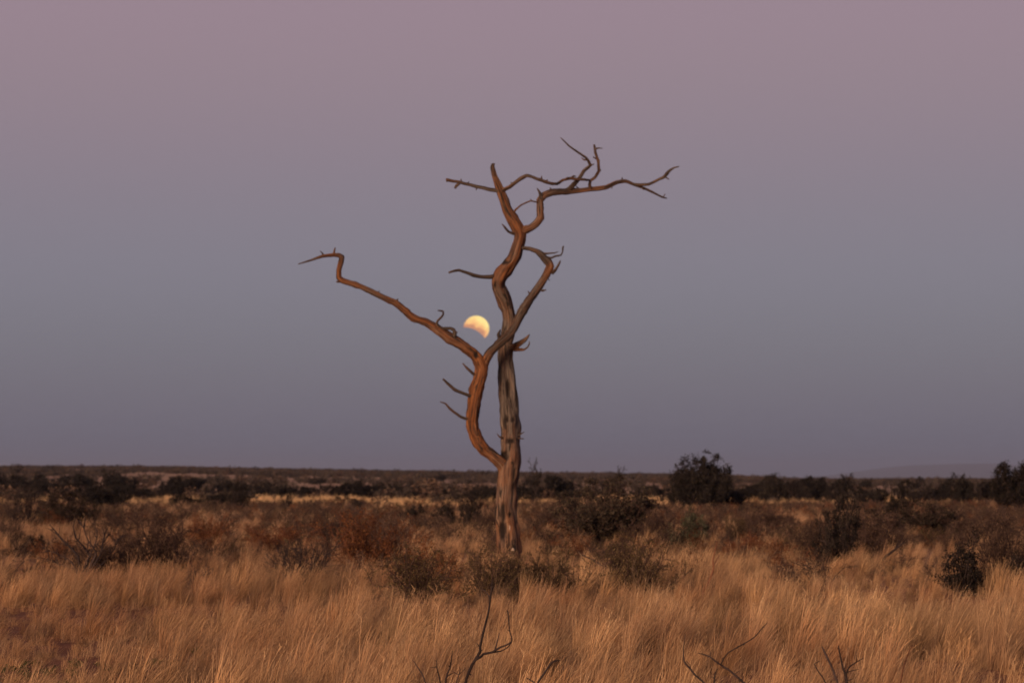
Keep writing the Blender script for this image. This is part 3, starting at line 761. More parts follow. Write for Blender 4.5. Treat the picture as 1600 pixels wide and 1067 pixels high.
g1 = [(1114, 1112, 3.2), (1115.5, 1080, 3.2), (1116, 1066, 3), (1117, 1052, 2.6), (1121.5, 1043.4, 1.2)]
stick('thorn_seedling', 18.8, 1114, [('stem', g1), ('twig', [(1116.3, 1060, 1.8), (1112, 1056, .9)]), ('twig', [(1116, 1063, 1.8), (1119.5, 1061, .8)])] + thorns(g1[1:], 5, 9, 3),
      'tiny upright thorny twig at the bottom edge beside the arching branch', 'twig')
h1 = [(1318, 1110, 4.4), (1312, 1080, 4.4), (1308, 1065, 4.2), (1300, 1042.4, 4), (1291.6, 1024.6, 3.8), (1286.5, 1014.5, 3.4), (1284, 1009.5, 1.6)]
h2 = [(1324, 1112, 5.6, .06), (1324, 1085, 5.4, .06), (1323, 1067, 5.2, .06), (1321.6, 1055.5, 5, .06), (1317.7, 1044.8, 3.8, .06), (1313.4, 1027, 3.2, .06), (1311, 1015, 2.6, .06), (1310, 1007.6, 1.4, .06)]
stick('dead_shrub', 19.2, 1322, [('stem', h1), ('stem', h2), ('branch', [(1321.5, 1054, 3, .06), (1324, 1047, 2.8, .03), (1327.4, 1041, 2.7, 0), (1339, 1033.4, 2.3, -.04), (1349, 1027.6, 1.1, -.08)]),
    ('twig', [(1322, 1050.5, 2, .06), (1330, 1047.5, 1.6, .03), (1341, 1045.2, .8, 0)]), ('twig', [(1330, 1112, 2.4, .1), (1297, 1080, 2.4, .1), (1285.6, 1058, 2.2, .1), (1278.5, 1048.4, 2, .1), (1272.4, 1036.8, 2, .1), (1276, 1034.6, 1.5, .1), (1281.6, 1031.6, .8, .1)]),
    ('twig', [(1323, 1063, 2.6, .06), (1330, 1061, 2, .05), (1332.4, 1059.6, 1, .05)]), ('twig', [(1338, 1034, 1.6, -.04), (1338.6, 1022, .8, -.05)])] + thorns(h2[2:], 16, 10, 3.2) + thorns(h1[2:], 4, 11, 2.2),
    'dark leafless thorny shrub with several straight stems rising from the bottom edge', 'shrub')
i1 = [(1400, 1110, 2.8), (1403.5, 1082, 2.8), (1407, 1066, 2.7), (1410.4, 1047, 2.6), (1416, 1028, 2.4), (1421, 1016, 2), (1425.6, 1007.4, 1.2)]
stick('dead_sapling', 19.6, 1400, [('stem', i1)] + thorns(i1, 3, 12, 2), 'single straight thin stick leaning right at the bottom right', 'stick', TWIG_RED)
j1 = [(1096, 935, 3), (1100, 922, 3), (1109, 905, 3), (1115, 888, 2.8), (1114, 875, 2.4), (1117.4, 860, 1.8), (1120, 846, 1)]
stick('dead_sapling', 46.0, 1096, [('stem', j1), ('twig', [(1115, 884, 1.8), (1121, 872, 1.4), (1124, 866, .8)])], 'brown crooked stick standing in the grass right of the olive bush', 'stick', TWIG_RED)
k1 = [(1366, 889, 4), (1376, 877, 4.4), (1388, 866, 4.6), (1400, 857, 4), (1408, 850, 3.4), (1415, 846, 1.6)]
stick('dead_branch', 62.0, 1366, [('stem', k1), ('twig', [(1398, 858, 2.2), (1404, 848, 1.6), (1411, 840, .8)])], 'dark dead branch leaning up right out of the grass between two bushes', 'branch', TWIG_DARK)
l1 = [(985, 905, 4), (965, 893.5, 3.2), (945, 885, 3), (925, 874, 2.6), (912, 867.6, 2), (902, 863, 1)]
stick('dead_branch', 57.0, 985, [('stem', l1), ('twig', [(940, 883, 2), (932, 884, 1.4), (926, 882.6, .7)])], 'long dark dead branch sloping left out of the olive bush', 'branch', TWIG_DARK)

def fan_bush():
    rnd = random.Random(31)
    paths = [[(127, 905, 6), (122, 870, 5), (109, 854, 4.4), (100, 846, 4), (92, 837, 3.4), (85, 828, 2.4), (77, 819, 1.2)],
             [(130, 905, 5, .3), (140, 868, 4, .4), (131, 854, 3.6, .5), (118, 840, 2.6, .5), (114, 822, 1.2, .5)],
             [(131, 905, 5, -.3), (150, 866, 4, -.3), (144, 853, 3.4, -.4), (138, 845, 2.8, -.4), (133, 832, 2, -.5), (128, 818, 1, -.5)],
             [(132, 905, 5, .1), (156, 868, 3.8, .2), (160, 850, 3, .2), (164, 833, 2.2, .3), (170, 822, 1, .3)],
             [(126, 905, 5, -.2), (112, 878, 3.8, -.3), (95, 868, 3, -.4), (82, 862, 2, -.5), (72, 860, 1, -.5)],
             [(126, 905, 4, .2), (110, 886, 3.4, .3), (90, 880, 2.6, .4), (74, 872, 1.2, .5)],
             [(133, 905, 4, .4), (165, 876, 3.4, .6), (178, 858, 2.4, .7), (184, 840, 1.1, .8)],
             [(129, 905, 4, 0), (134, 880, 3, .1), (150, 846, 2.2, .2), (152, 828, 1, .2)]]
    parts = []
    for p in paths:
        parts.append(('branch', p))
        for k in range(7):
            i = rnd.randrange(1, len(p) - 1); t = rnd.random()
            q, r = p[i], p[i + 1]
            x, y = q[0] + (r[0] - q[0]) * t, q[1] + (r[1] - q[1]) * t
            dep = q[3] if len(q) > 3 else 0.0
            dx, dy = (r[0] - q[0]), (r[1] - q[1]); L = math.hypot(dx, dy) + 1e-6
            an = math.atan2(dy, dx) + rnd.choice((-1, 1)) * rnd.uniform(.4, 1.0); l = rnd.uniform(8, 18)
            parts.append(('twig', [(x, y, 2.0, dep), (x + l * .5 * math.cos(an), y + l * .5 * math.sin(an) - 1, 1.5, dep + rnd.uniform(-.1, .1)), (x + l * math.cos(an), y + l * math.sin(an) - 3, .8, dep + rnd.uniform(-.2, .2))]))
    stick('bare_bush', 56.0, 128, parts, 'bare thorn bush with a fan of dark leafless branches at the left', 'bush', TWIG_DARK)
fan_bush()

# ------------------------------------------------------------------ shrubs: branching stems plus many small leaves
def tri_tubes(polys):
    """polys: list of (points (k,3), radii (k,)). 3-sided tubes."""
    V, F = [], []
    for P, r in polys:
        n = len(P)
        Tn = np.gradient(P, axis=0); Tn /= np.linalg.norm(Tn, axis=1)[:, None] + 1e-9
        ref = np.where(np.abs(Tn[:, 2:3]) > .8, np.array([[1.0, 0, 0]]), np.array([[0, 0, 1.0]]))
        u = np.cross(Tn, ref); u /= np.linalg.norm(u, axis=1)[:, None] + 1e-9
        w = np.cross(Tn, u)
        b = len(V)
        for i in range(n):
            for s in range(3):
                a = 2.0944 * s
                V.append(P[i] + r[i] * (u[i] * math.cos(a) + w[i] * math.sin(a)))
        for i in range(n - 1):
            for s in range(3):
                t = (s + 1) % 3
                F.append((b + i * 3 + s, b + i * 3 + t, b + i * 3 + 3 + t, b + i * 3 + 3 + s))
    return np.array(V), np.array(F)

def shrub_meshes(seed, stems=12, kids=6, twigs=5, spread=0.75, crook=0.22, r0=0.02, leaf=0.05, nleaf=4, leaf_from=0.3, up=0.35, trunk_h=0.0, smat=TWIG_DARK, lmat=LEAF_DARK, droop=0.0, flat=1.0, dome=None):
    """Shrub of unit height and about unit width; returns (stem mesh, leaf mesh)."""
    g = np.random.default_rng(seed)
    polys, tips = [], []
    def grow(p, dv, L, r, k, lev):
        pts = [p.copy()]; rad = [r]
        d_ = dv.copy()
        for i in range(k):
            d_ = d_ + g.normal(0, crook, 3) + np.array([0, 0, up * 0.25 - droop * i / k])
            d_ /= np.linalg.norm(d_)
            p = p + d_ * L / k
            if p[2] < 0.015: p[2] = 0.015
            pts.append(p.copy()); rad.append(r * (1 - 0.75 * (i + 1) / k))
        P = np.array(pts); polys.append((P, np.array(rad)))
        return P
    z0 = np.zeros(3)
    bases = []
    if trunk_h > 0:
        T = grow(z0, np.array([g.normal(0, .12), g.normal(0, .12), 1.0]), trunk_h, r0 * 2.2, 4, 0)
        bases = [(T[-1] if k % 3 else T[-2], 1) for k in range(stems)]
    else:
        bases = [(np.array([g.normal(0, .05), g.normal(0, .05), 0.0]), 1) for k in range(stems)]
    for k, (bp, _) in enumerate(bases):
        az = 2 * math.pi * (k + g.uniform(-.3, .3)) / stems * 1.618 * 1.0
        tilt = spread * (0.15 + 0.95 * math.sqrt(g.uniform(0, 1)))
        dv = np.array([math.cos(az) * math.sin(tilt), math.sin(az) * math.sin(tilt), math.cos(tilt) * flat])
        L = (1.0 - trunk_h) * g.uniform(.7, 1.02) * (1.0 if tilt < .7 else .9)
        A = grow(bp.copy(), dv, L, r0, 5, 1)
        for q in range(kids):
            t = g.uniform(.2, 1.0); i = min(4, int(t * 5)); f = t * 5 - i
            s = A[i] + (A[i + 1] - A[i]) * f
            dd = (A[i + 1] - A[i]); dd /= np.linalg.norm(dd)
            dd = dd + g.normal(0, .75, 3); dd /= np.linalg.norm(dd)
            B = grow(s, dd, L * g.uniform(.22, .48) * (1.15 - .5 * t), r0 * .5, 3, 2)
            for w in range(twigs):
                t2 = g.uniform(.2, 1.0); i2 = min(2, int(t2 * 3)); f2 = t2 * 3 - i2
                s2 = B[i2] + (B[i2 + 1] - B[i2]) * f2
                d2 = (B[i2 + 1] - B[i2]); d2 /= np.linalg.norm(d2) + 1e-9
                d2 = d2 + g.normal(0, .8, 3); d2 /= np.linalg.norm(d2)
                Cc = grow(s2, d2, L * g.uniform(.08, .2), r0 * .26, 2, 3)
                tips.append(Cc)
    if dome:                                                  # rounded crown: pull stray shoots back to an uneven dome
        zc, rx, rz = dome
        for P, _ in polys:
            for p in P:
                q = math.sqrt((p[0] ** 2 + p[1] ** 2) / rx ** 2 + ((p[2] - zc) / rz) ** 2)
                lim = 1 + (.10 if trunk_h else .30) * noise.noise(Vector((p[0] * 2.6, p[1] * 2.6, p[2] * 2.6 + seed)))
                if q > lim and p[2] > .12: p += (np.array([0, 0, zc]) - p) * (1 - lim / q)
    V, F = tri_tubes(polys)
    top = np.quantile(V[:, 2], .995); V /= top
    sm = mesh_np('stems', V, [F], smat)
    lm = None
    if nleaf:
        LV, LF, SH = [], [], []
        for Cc in tips:
            if Cc[:, 2].max() / top < leaf_from * g.uniform(0.2, 1.4): continue
            cs = g.uniform(0.1, 0.9)
            for _ in range(nleaf):
                t = g.uniform(0, 1)
                p = (Cc[0] * (1 - t) + Cc[-1] * t) / top + g.normal(0, leaf * .8, 3)
                if p[2] < 0.03: continue
                n1 = g.normal(0, 1, 3); n1 /= np.linalg.norm(n1)
                n2 = np.cross(n1, g.normal(0, 1, 3)); n2 /= np.linalg.norm(n2) + 1e-9
                a, b = leaf * g.uniform(.5, 1.2) * n1, leaf * g.uniform(.25, .55) * n2
                k = len(LV)
                LV += [p - a, p + b * .9 - a * .1, p + a, p - b * .9 + a * .1]
                LF.append((k, k + 1, k + 2, k + 3))
                s_ = min(1, max(0, cs + g.normal(0, .18))); SH += [s_] * 4
        if LV:
            lm = mesh_np('foliage', np.array(LV), [np.array(LF)], lmat)
            attr(lm, 'shade', 'FLOAT', SH)
    return sm, lm

SHRUB = {
    'thorn':   [shrub_meshes(s, 16, 8, 6, .95, .24, .019, .036, 5, .15) for s in (1, 2, 3)],
    'dense':   [shrub_meshes(s, 18, 8, 7, 1.05, .22, .014, .040, 8, .03, dome=(.40, .70, .58)) for s in (4, 5, 6)],
    'bare':    [shrub_meshes(s, 13, 8, 6, 1.05, .20, .021, 0, 0, smat=TWIG_DARK) for s in (7, 8)],
    'brown':   [shrub_meshes(s, 26, 9, 7, .85, .20, .013, .020, 3, .05, smat=TWIG_BROWN, lmat=LEAF_BROWN) for s in (9, 10, 11)],
    'red':     [shrub_meshes(s, 26, 9, 7, .80, .18, .013, .022, 3, .05, smat=TWIG_RED, lmat=LEAF_RUST) for s in (12, 13)],
    'olive':   [shrub_meshes(s, 24, 9, 7, .95, .20, .012, .017, 5, .10, smat=TWIG_BROWN, lmat=LEAF_OLIVE, dome=(.30, .85, .75)) for s in (14, 15, 16)],
    'rusty':   [shrub_meshes(s, 24, 9, 7, 1.0, .20, .011, .022, 6, .05, smat=TWIG_RED, lmat=LEAF_RUST) for s in (17,)],
    'grey':    [shrub_meshes(s, 16, 8, 6, .75, .18, .012, .030, 7, .05, smat=TWIG_BROWN, lmat=LEAF_GREY) for s in (18,)],
    'tree':    [shrub_meshes(s, 44, 9, 6, 1.20, .15, .013, .026, 7, .02, trunk_h=.20, up=.32, smat=TWIG_DARK, lmat=LEAF_DARK, dome=(.58, .52, .42)) for s in (19, 20)],
    'domed':   [shrub_meshes(s, 26, 9, 7, 1.10, .18, .015, .026, 8, .06, smat=TWIG_BROWN, lmat=LEAF_DUSK, dome=(.35, .75, .62)) for s in (25, 26)],
    'spindly': [shrub_meshes(s, 6, 6, 4, .55, .22, .014, .03, 3, .3, trunk_h=.5) for s in (21,)],
    'spiky':   [shrub_meshes(s, 34, 6, 5, 1.05, .09, .015, .016, 2, .1, smat=TWIG_DARK) for s in (22,)],
    'pale':    [shrub_meshes(s, 8, 5, 4, .9, .2, .016, .024, 3, .2, smat=TWIG_PALE, lmat=LEAF_OLIVE) for s in (23,)],
}
PARTN = {'tree': 'trunk_and_limbs', 'spindly': 'trunk_and_limbs'}
MESH_W = {}
def shrub(kind, px, py, h, w, name, label, cat='bush', group=None, var=0, d=None, rot=None, sink=0.0):
    dd = d or ground_at(px, py)
    p = pos(px, py, dd)
    z = terrain(p.x, p.y)
    H = h * dd / FPX
    lst = SHRUB[kind]; sm, lm = lst[var % len(lst)]
    if sm.name not in MESH_W:
        co = np.empty(len(sm.vertices) * 3, np.float32); sm.vertices.foreach_get('co', co)
        MESH_W[sm.name] = float(np.quantile(np.abs(co.reshape(-1, 3)[:, :2]), .985))
    W = w * dd / FPX / (2 * MESH_W[sm.name])
    rt = empty(name, (p.x, p.y, z - sink), label, cat, group)
    rt.rotation_euler = (0, 0, random.uniform(0, 6.283) if rot is None else rot)
    rt.scale = (W, W, H)
    st = link(bpy.data.objects.new('trunk' if kind in PARTN else 'stems', sm), rt)
    if lm: link(bpy.data.objects.new('crown' if kind in PARTN else 'foliage', lm), rt)
    return rt

BUSHES = [  # kind, px, base y, height, width, name, label, category, variant
    ('brown', 165, 895, 45, 90, 'brown_bush', 'low purplish brown twiggy bush at the foot of the fanned bare bush', 'bush', 0),
    ('brown', 242, 892, 84, 120, 'brown_bush', 'dense dark reddish brown bush right of the bare fanned bush', 'bush', 1),
    ('red', 320, 862, 50, 66, 'brown_bush', 'small upright reddish bush with a dark base, in pale grass at the left', 'bush', 0),
    ('bare', 305, 915, 34, 46, 'bare_bush', 'tiny bare black shrub in the grass below the dense reddish brown bush', 'shrub', 1),
    ('spiky', 468, 912, 62, 96, 'spiky_bush', 'dark spiky bush with stiff radiating twigs left of the tall reddish bush', 'bush', 0),
    ('red', 572, 892, 82, 110, 'reddish_bush', 'tall reddish brown bush between the spiky bush and the dead tree', 'bush', 1),
    ('brown', 605, 880, 66, 70, 'brown_bush', 'purplish brown bush tucked behind the tall reddish bush', 'bush', 2),
    ('olive', 655, 945, 80, 130, 'olive_bush', 'broad olive bush lying left of the dead tree in front of the rusty bush', 'bush', 0),
    ('rusty', 672, 915, 62, 110, 'rusty_bush', 'rust coloured rounded bush behind the broad olive bush', 'bush', 0),
    ('olive', 768, 932, 70, 100, 'olive_bush', 'dark green bush covering the foot of the dead tree', 'bush', 1),
    ('olive', 856, 930, 62, 100, 'olive_bush', 'low dark olive bush just right of the dead tree trunk', 'bush', 2),
    ('olive', 812, 926, 46, 84, 'olive_bush', 'small olive bush straight in front of the dead tree foot, behind the pale tussock', 'bush', 0),
    ('olive', 990, 926, 78, 118, 'olive_bush', 'rounded olive bush with a dark dead branch at its left side', 'bush', 0),
    ('pale', 995, 928, 60, 70, 'pale_stemmed_bush', 'pale bare stems standing up through the rounded olive bush', 'bush', 0),
    ('thorn', 965, 912, 44, 60, 'dark_bush', 'dark tangle low on the left of the rounded olive bush', 'bush', 0),
    ('domed', 950, 846, 84, 132, 'dark_bush', 'big dark rounded bush with twisted stems right of the dead tree', 'bush', 0),
    ('brown', 880, 828, 40, 90, 'brown_bush', 'low brown bush at the left foot of the big dark rounded bush', 'bush', 1),
    ('brown', 1030, 850, 46, 80, 'brown_bush', 'purple brown bush between the big dark bush and the grey green shrub', 'bush', 2),
    ('grey', 1086, 856, 52, 62, 'grey_green_bush', 'grey green leafy shrub among the brown scrub right of centre', 'shrub', 0),
    ('olive', 1152, 846, 32, 48, 'green_bush', 'small dull green shrub right of the grey green shrub', 'shrub', 1),
    ('brown', 1190, 832, 36, 80, 'brown_bush', 'brown bush beyond the small green shrub', 'bush', 0),
    ('thorn', 1312, 888, 104, 74, 'dark_bush', 'upright dark thorn bush with a bare ragged top, in the right half', 'bush', 1),
    ('brown', 1280, 880, 62, 80, 'brown_bush', 'brown twiggy bush leaning on the left of the upright thorn bush', 'bush', 1),
    ('brown', 1370, 868, 60, 100, 'brown_bush', 'brown twiggy bush right of the upright thorn bush', 'bush', 2),
    ('domed', 1425, 842, 52, 110, 'dark_bush', 'wide dark twiggy bush behind the leaning dead branch', 'bush', 2),
    ('brown', 1480, 838, 40, 110, 'brown_bush', 'wide brown thicket right of the leaning dead branch', 'bush', 0),
    ('thorn', 1508, 924, 74, 92, 'dark_bush', 'dark bush half sunk in the pale grass near the right edge', 'bush', 0),
    ('brown', 1575, 915, 100, 110, 'brown_bush', 'tall brown twiggy bush cut by the right edge', 'bush', 1),
    ('thorn', 1590, 925, 52, 60, 'dark_bush', 'dark low bush at the foot of the tall brown bush on the right edge', 'bush', 1),
    ('brown', 1560, 845, 40, 90, 'brown_bush', 'brown bush under the tree at the right edge', 'bush', 2),
    ('tree', 1097, 804, 80, 76, 'thorn_tree', 'dense dark rounded tree rising above the skyline right of the dead tree', 'tree', 0),
    ('dense', 1066, 800, 38, 40, 'dark_bush', 'dark bush pressed against the left of the rounded tree', 'bush', 1),
    ('dense', 1136, 802, 36, 54, 'dark_bush', 'dark bush pressed against the right of the rounded tree', 'bush', 2),
    ('tree', 1590, 806, 72, 66, 'thorn_tree', 'dark tree standing over the skyline at the right edge', 'tree', 1),
    ('spindly', 829, 800, 72, 30, 'slender_tree', 'slender nearly bare tree just behind the dead tree trunk', 'tree', 0),
    ('dense', 856, 786, 36, 74, 'dark_bush', 'dark rounded bush behind the dead tree on its right side', 'bush', 0),
    ('spindly', 974, 800, 62, 34, 'slender_tree', 'thin straggly tree above the big dark rounded bush', 'tree', 0),
    ('domed', 100, 818, 44, 80, 'dark_bush', 'round dark olive bush beyond the bare fanned bush', 'bush', 1),
    ('bare', 32, 822, 62, 48, 'bare_bush', 'leafless upright grey bush near the left edge', 'bush', 1),
    ('dense', 158, 803, 44, 66, 'dark_bush', 'dark bush with a pale sandy patch right of it', 'bush', 2),
    ('dense', 345, 802, 26, 46, 'dark_bush', 'small dark bush in front of the left row of bushes', 'bush', 0),
    ('dense', 292, 798, 22, 50, 'dark_bush', 'small low dark bush under the sandy slope', 'bush', 1),
    ('thorn', 375, 806, 46, 30, 'dark_bush', 'narrow upright dark bush left of the pale grass strip', 'bush', 2),
    ('thorn', 448, 806, 30, 20, 'dark_bush', 'small narrow dark bush standing in the pale grass strip', 'bush', 1),
    ('dense', 545, 792, 14, 46, 'dark_bush', 'flat dark bush lying across the pale grass strip', 'bush', 2),
    ('thorn', 560, 806, 26, 32, 'dark_bush', 'little dark bush at the near edge of the pale grass strip', 'bush', 0),
    ('thorn', 625, 803, 14, 14, 'dark_bush', 'tiny dark bush alone in the pale grass left of the dead tree', 'bush', 1),
    ('dense', 645, 818, 24, 34, 'dark_bush', 'small roundish dark green bush before the pale grass left of the dead tree', 'bush', 2),
    ('thorn', 697, 820, 34, 54, 'dark_bush', 'grey brown bush at the near edge of the pale grass', 'bush', 0),
    ('thorn', 738, 824, 46, 50, 'dark_bush', 'feathery grey brown bush left of the dead tree', 'bush', 1),
    ('brown', 765, 830, 30, 60, 'brown_bush', 'low purple brown bush against the left of the dead tree trunk', 'bush', 1),
    ('dense', 1176, 812, 20, 36, 'dark_bush', 'small dark bush in front of the right pale grass patch', 'bush', 0),
    ('dense', 1365, 798, 30, 42, 'dark_bush', 'blocky dark bush standing in the right pale grass strip', 'bush', 1),
    ('thorn', 1405, 812, 50, 32, 'dark_bush', 'upright dark bush splitting the right pale grass strip', 'bush', 2),
    ('dense', 1502, 797, 48, 34, 'dark_bush', 'dark pillar shaped bush near the right tree', 'bush', 2),
    ('thorn', 60, 862, 22, 60, 'dark_bush', 'thin low brown scrub bush in the grass at the far left', 'bush', 2),
    ('bare', 40, 905, 30, 70, 'bare_bush', 'low bare twiggy bush in the grass near the left edge', 'bush', 0),
    ('bare', 1228, 920, 30, 50, 'bare_bush', 'small bare dark shrub among pale grass right of the crooked stick', 'shrub', 1),
    ('bare', 1130, 930, 26, 60, 'bare_bush', 'sparse bare twigs beside the crooked stick', 'shrub', 0),
    ('red', 1185, 880, 40, 90, 'reddish_bush', 'low reddish scrub bush between the green shrub and the upright thorn bush', 'bush', 0),
    ('red', 430, 855, 30, 110, 'reddish_bush', 'low reddish scrub bush behind the spiky bush', 'bush', 1),
    ('brown', 500, 846, 34, 120, 'brown_bush', 'wide purple brown scrub below the pale grass strip', 'bush', 0),
    ('brown', 210, 830, 24, 120, 'brown_bush', 'low brown scrub below the sandy patch at the left', 'bush', 1),
    ('brown', 20, 852, 26, 60, 'brown_bush', 'low brown bush in pale grass by the left edge', 'bush', 2),
]
random.seed(5)
for (k, px, py, h, w, nm, lb, ct, v) in BUSHES:
    foot = 9 if py > 815 else 0          # the grass in front hides the foot
    shrub(k, px, py + foot, (h + foot) * 1.15, w * 1.20, nm, lb, ct, var=v, sink=0.03)

ROW = [  # px, base y, top y, width, what sets it apart
    (12, 778, 738, 60, 'tall dark bush of the far row touching the left edge of the view'),
    (48, 778, 748, 44, 'dark bush of the far row just right of the leafless grey bush'),
    (72, 784, 756, 40, 'low dark bush of the far row directly behind the round dark olive bush, left half'),
    (118, 777, 748, 46, 'dark bush of the far row peeping over the right of the round dark olive bush'),
    (102, 758, 745, 54, 'flat blackish bush on the slope high above the round dark olive bush'),
    (178, 770, 740, 32, 'tall narrow black bush left of the bright sandy slope'),
    (192, 775, 750, 36, 'dark bush leaning against the tall narrow black bush by the sandy slope'),
    (208, 787, 763, 50, 'wide dark bush behind the dense reddish brown bush, left of the sandy slope foot'),
    (238, 787, 766, 42, 'low dark bush directly below the bright sandy slope'),
    (272, 780, 758, 34, 'dark bush of the far row right of the sandy slope foot'),
    (288, 774, 750, 44, 'large blackish bush above the small low dark bush under the sandy slope'),
    (302, 770, 751, 28, 'small blackish bush joined to the right of the large one past the sandy slope'),
    (328, 780, 762, 26, 'low dark bush of the far row behind the small upright reddish bush'),
    (350, 772, 755, 24, 'round dark bush on the slope above the narrow upright bush, on its left'),
    (385, 776, 759, 40, 'wide dark bush of the far row topping the narrow upright dark bush'),
    (366, 790, 776, 36, 'very low dark bush beside the narrow upright dark bush'),
    (410, 780, 756, 42, 'big dark bush at the left end of the pale grass strip'),
    (445, 782, 762, 36, 'dark bush behind the small narrow bush that stands in the pale strip'),
    (473, 782, 765, 32, 'low dark bush of the far row in line above the spiky bush'),
    (496, 781, 763, 26, 'small dark bush of the far row above the right side of the spiky bush'),
    (520, 782, 762, 34, 'dark bush of the far row behind the left end of the flat dark bush'),
    (545, 782, 760, 30, 'dark bush of the far row right behind the flat dark bush'),
    (566, 781, 757, 36, 'taller dark bush of the far row above the tall reddish bush'),
    (598, 781, 759, 36, 'dark bush of the far row behind the pale grass, left of the tiny lone bush'),
    (622, 781, 758, 36, 'taller dark bush of the far row straight behind the tiny lone bush'),
    (646, 782, 764, 34, 'dark bush of the far row above the small roundish green bush'),
    (668, 784, 772, 30, 'lowest dark bush of the far row, left of the grey brown bush'),
    (690, 784, 768, 22, 'small dark bush of the far row behind the grey brown bush'),
    (711, 789, 770, 20, 'compact dark bush between the grey brown and the feathery bush'),
    (729, 786, 772, 18, 'smallest dark bush of the far row behind the feathery bush'),
    (756, 791, 766, 34, 'dark cross shaped bush just left of the dead tree trunk'),
    (688, 752, 744, 14, 'lone dark bush on the rise high above the grey brown bush'),
    (772, 778, 764, 20, 'dark bush half hidden behind the left edge of the dead tree trunk'),
    (905, 781, 768, 30, 'low dark bush over the left shoulder of the big dark rounded bush'),
    (884, 778, 762, 20, 'small dark bush between the bush behind the trunk and the big rounded bush'),
    (955, 778, 756, 28, 'dark bush left of the thin straggly tree'),
    (930, 772, 762, 22, 'faint small bush on the rise above the big dark rounded bush'),
    (1002, 783, 766, 24, 'dark bush just right of the thin straggly tree'),
    (1022, 783, 763, 30, 'dark bush midway between the straggly tree and the dense rounded tree'),
    (1046, 783, 767, 24, 'low dark bush next to the left of the dense rounded tree'),
    (1146, 786, 762, 40, 'dark bush of the far row just right of the dense rounded tree'),
    (1168, 788, 764, 34, 'dark bush of the far row behind the small bush before the right pale grass'),
    (1190, 786, 760, 40, 'wide dark bush of the far row above the low reddish scrub bush'),
    (1216, 790, 750, 46, 'tall dark bush of the far row where the raised skyline drops to the right'),
    (1245, 790, 757, 40, 'dark bush right beside the tall bush where the skyline drops'),
    (1266, 788, 752, 36, 'tall dark bush of the far row left of the upright thorn bush'),
    (1284, 786, 754, 30, 'narrow dark bush of the far row beside the upright thorn bush, on its left'),
    (1318, 786, 749, 26, 'tall dark bush poking above the skyline behind the upright thorn bush'),
    (1302, 790, 766, 34, 'low dark bush behind the ragged top of the upright thorn bush'),
    (1340, 786, 766, 26, 'low dark bush between the upright thorn bush and the blocky bush'),
    (1352, 770, 752, 18, 'small dark bush on the skyline left of the blocky dark bush'),
    (1420, 783, 756, 26, 'dark bush just right of the upright bush that splits the pale strip'),
    (1440, 791, 762, 40, 'wide dark bush of the far row above the wide dark twiggy bush'),
    (1468, 790, 764, 34, 'low dark bush left of the dark pillar shaped bush'),
    (1438, 760, 748, 10, 'tiny dark bush breaking the flat skyline below the blue hills'),
    (1485, 782, 754, 28, 'dark bush hugging the left of the dark pillar shaped bush'),
    (1524, 790, 756, 40, 'wide dark bush right of the dark pillar shaped bush'),
    (1548, 790, 758, 34, 'dark bush midway between the pillar shaped bush and the right edge tree'),
    (1566, 788, 752, 30, 'dark bush against the left of the tree at the right edge'),
    (1595, 770, 748, 30, 'dark bush behind the tree at the right edge'),
]
random.seed(8)
for i, (px, b, t, w, lb) in enumerate(ROW):
    shrub('dense' if i % 4 else 'thorn', px, b, (b - t) * 1.12 + 2, w * 1.32, 'thorn_bush', lb, 'bush', 'dark thorn bushes in the far row', var=i)

# ------------------------------------------------------------------ grass and low scrub, too many to count
def scatter(name, coll_objs, pts, rots, scls, picks):
    c = bpy.data.collections.new(name + '_kinds')
    for o in coll_objs: c.objects.link(o)
    me = bpy.data.meshes.new(name)
    me.vertices.add(len(pts)); me.vertices.foreach_set('co', np.asarray(pts, np.float32).ravel())
    attr(me, 'rot', 'FLOAT_VECTOR', rots); attr(me, 'scl', 'FLOAT_VECTOR', scls); attr(me, 'pick', 'INT', picks)
    o = link(bpy.data.objects.new(name, me))
    ng = bpy.data.node_groups.new(name, 'GeometryNodeTree')
    ng.interface.new_socket('Geometry', in_out='INPUT', socket_type='NodeSocketGeometry')
    ng.interface.new_socket('Geometry', in_out='OUTPUT', socket_type='NodeSocketGeometry')
    N, L = ng.nodes, ng.links
    gi, go = N.new('NodeGroupInput'), N.new('NodeGroupOutput')
    ci = N.new('GeometryNodeCollectionInfo'); ci.inputs['Collection'].default_value = c
    ci.inputs['Separate Children'].default_value = True; ci.inputs['Reset Children'].default_value = True
    ip = N.new('GeometryNodeInstanceOnPoints'); ip.inputs['Pick Instance'].default_value = True
    def na(nm, dt):
        a = N.new('GeometryNodeInputNamedAttribute'); a.data_type = dt; a.inputs['Name'].default_value = nm; return a.outputs['Attribute']
    e2r = N.new('FunctionNodeEulerToRotation')
    L.new(gi.outputs[0], ip.inputs['Points']); L.new(ci.outputs[0], ip.inputs['Instance'])
    L.new(na('pick', 'INT'), ip.inputs['Instance Index'])
    L.new(na('rot', 'FLOAT_VECTOR'), e2r.inputs[0]); L.new(e2r.outputs[0], ip.inputs['Rotation'])
    L.new(na('scl', 'FLOAT_VECTOR'), ip.inputs['Scale'])
    L.new(ip.outputs[0], go.inputs[0])
    md = o.modifiers.new('scatter', 'NODES'); md.node_group = ng
    return tag(o, kind='stuff')

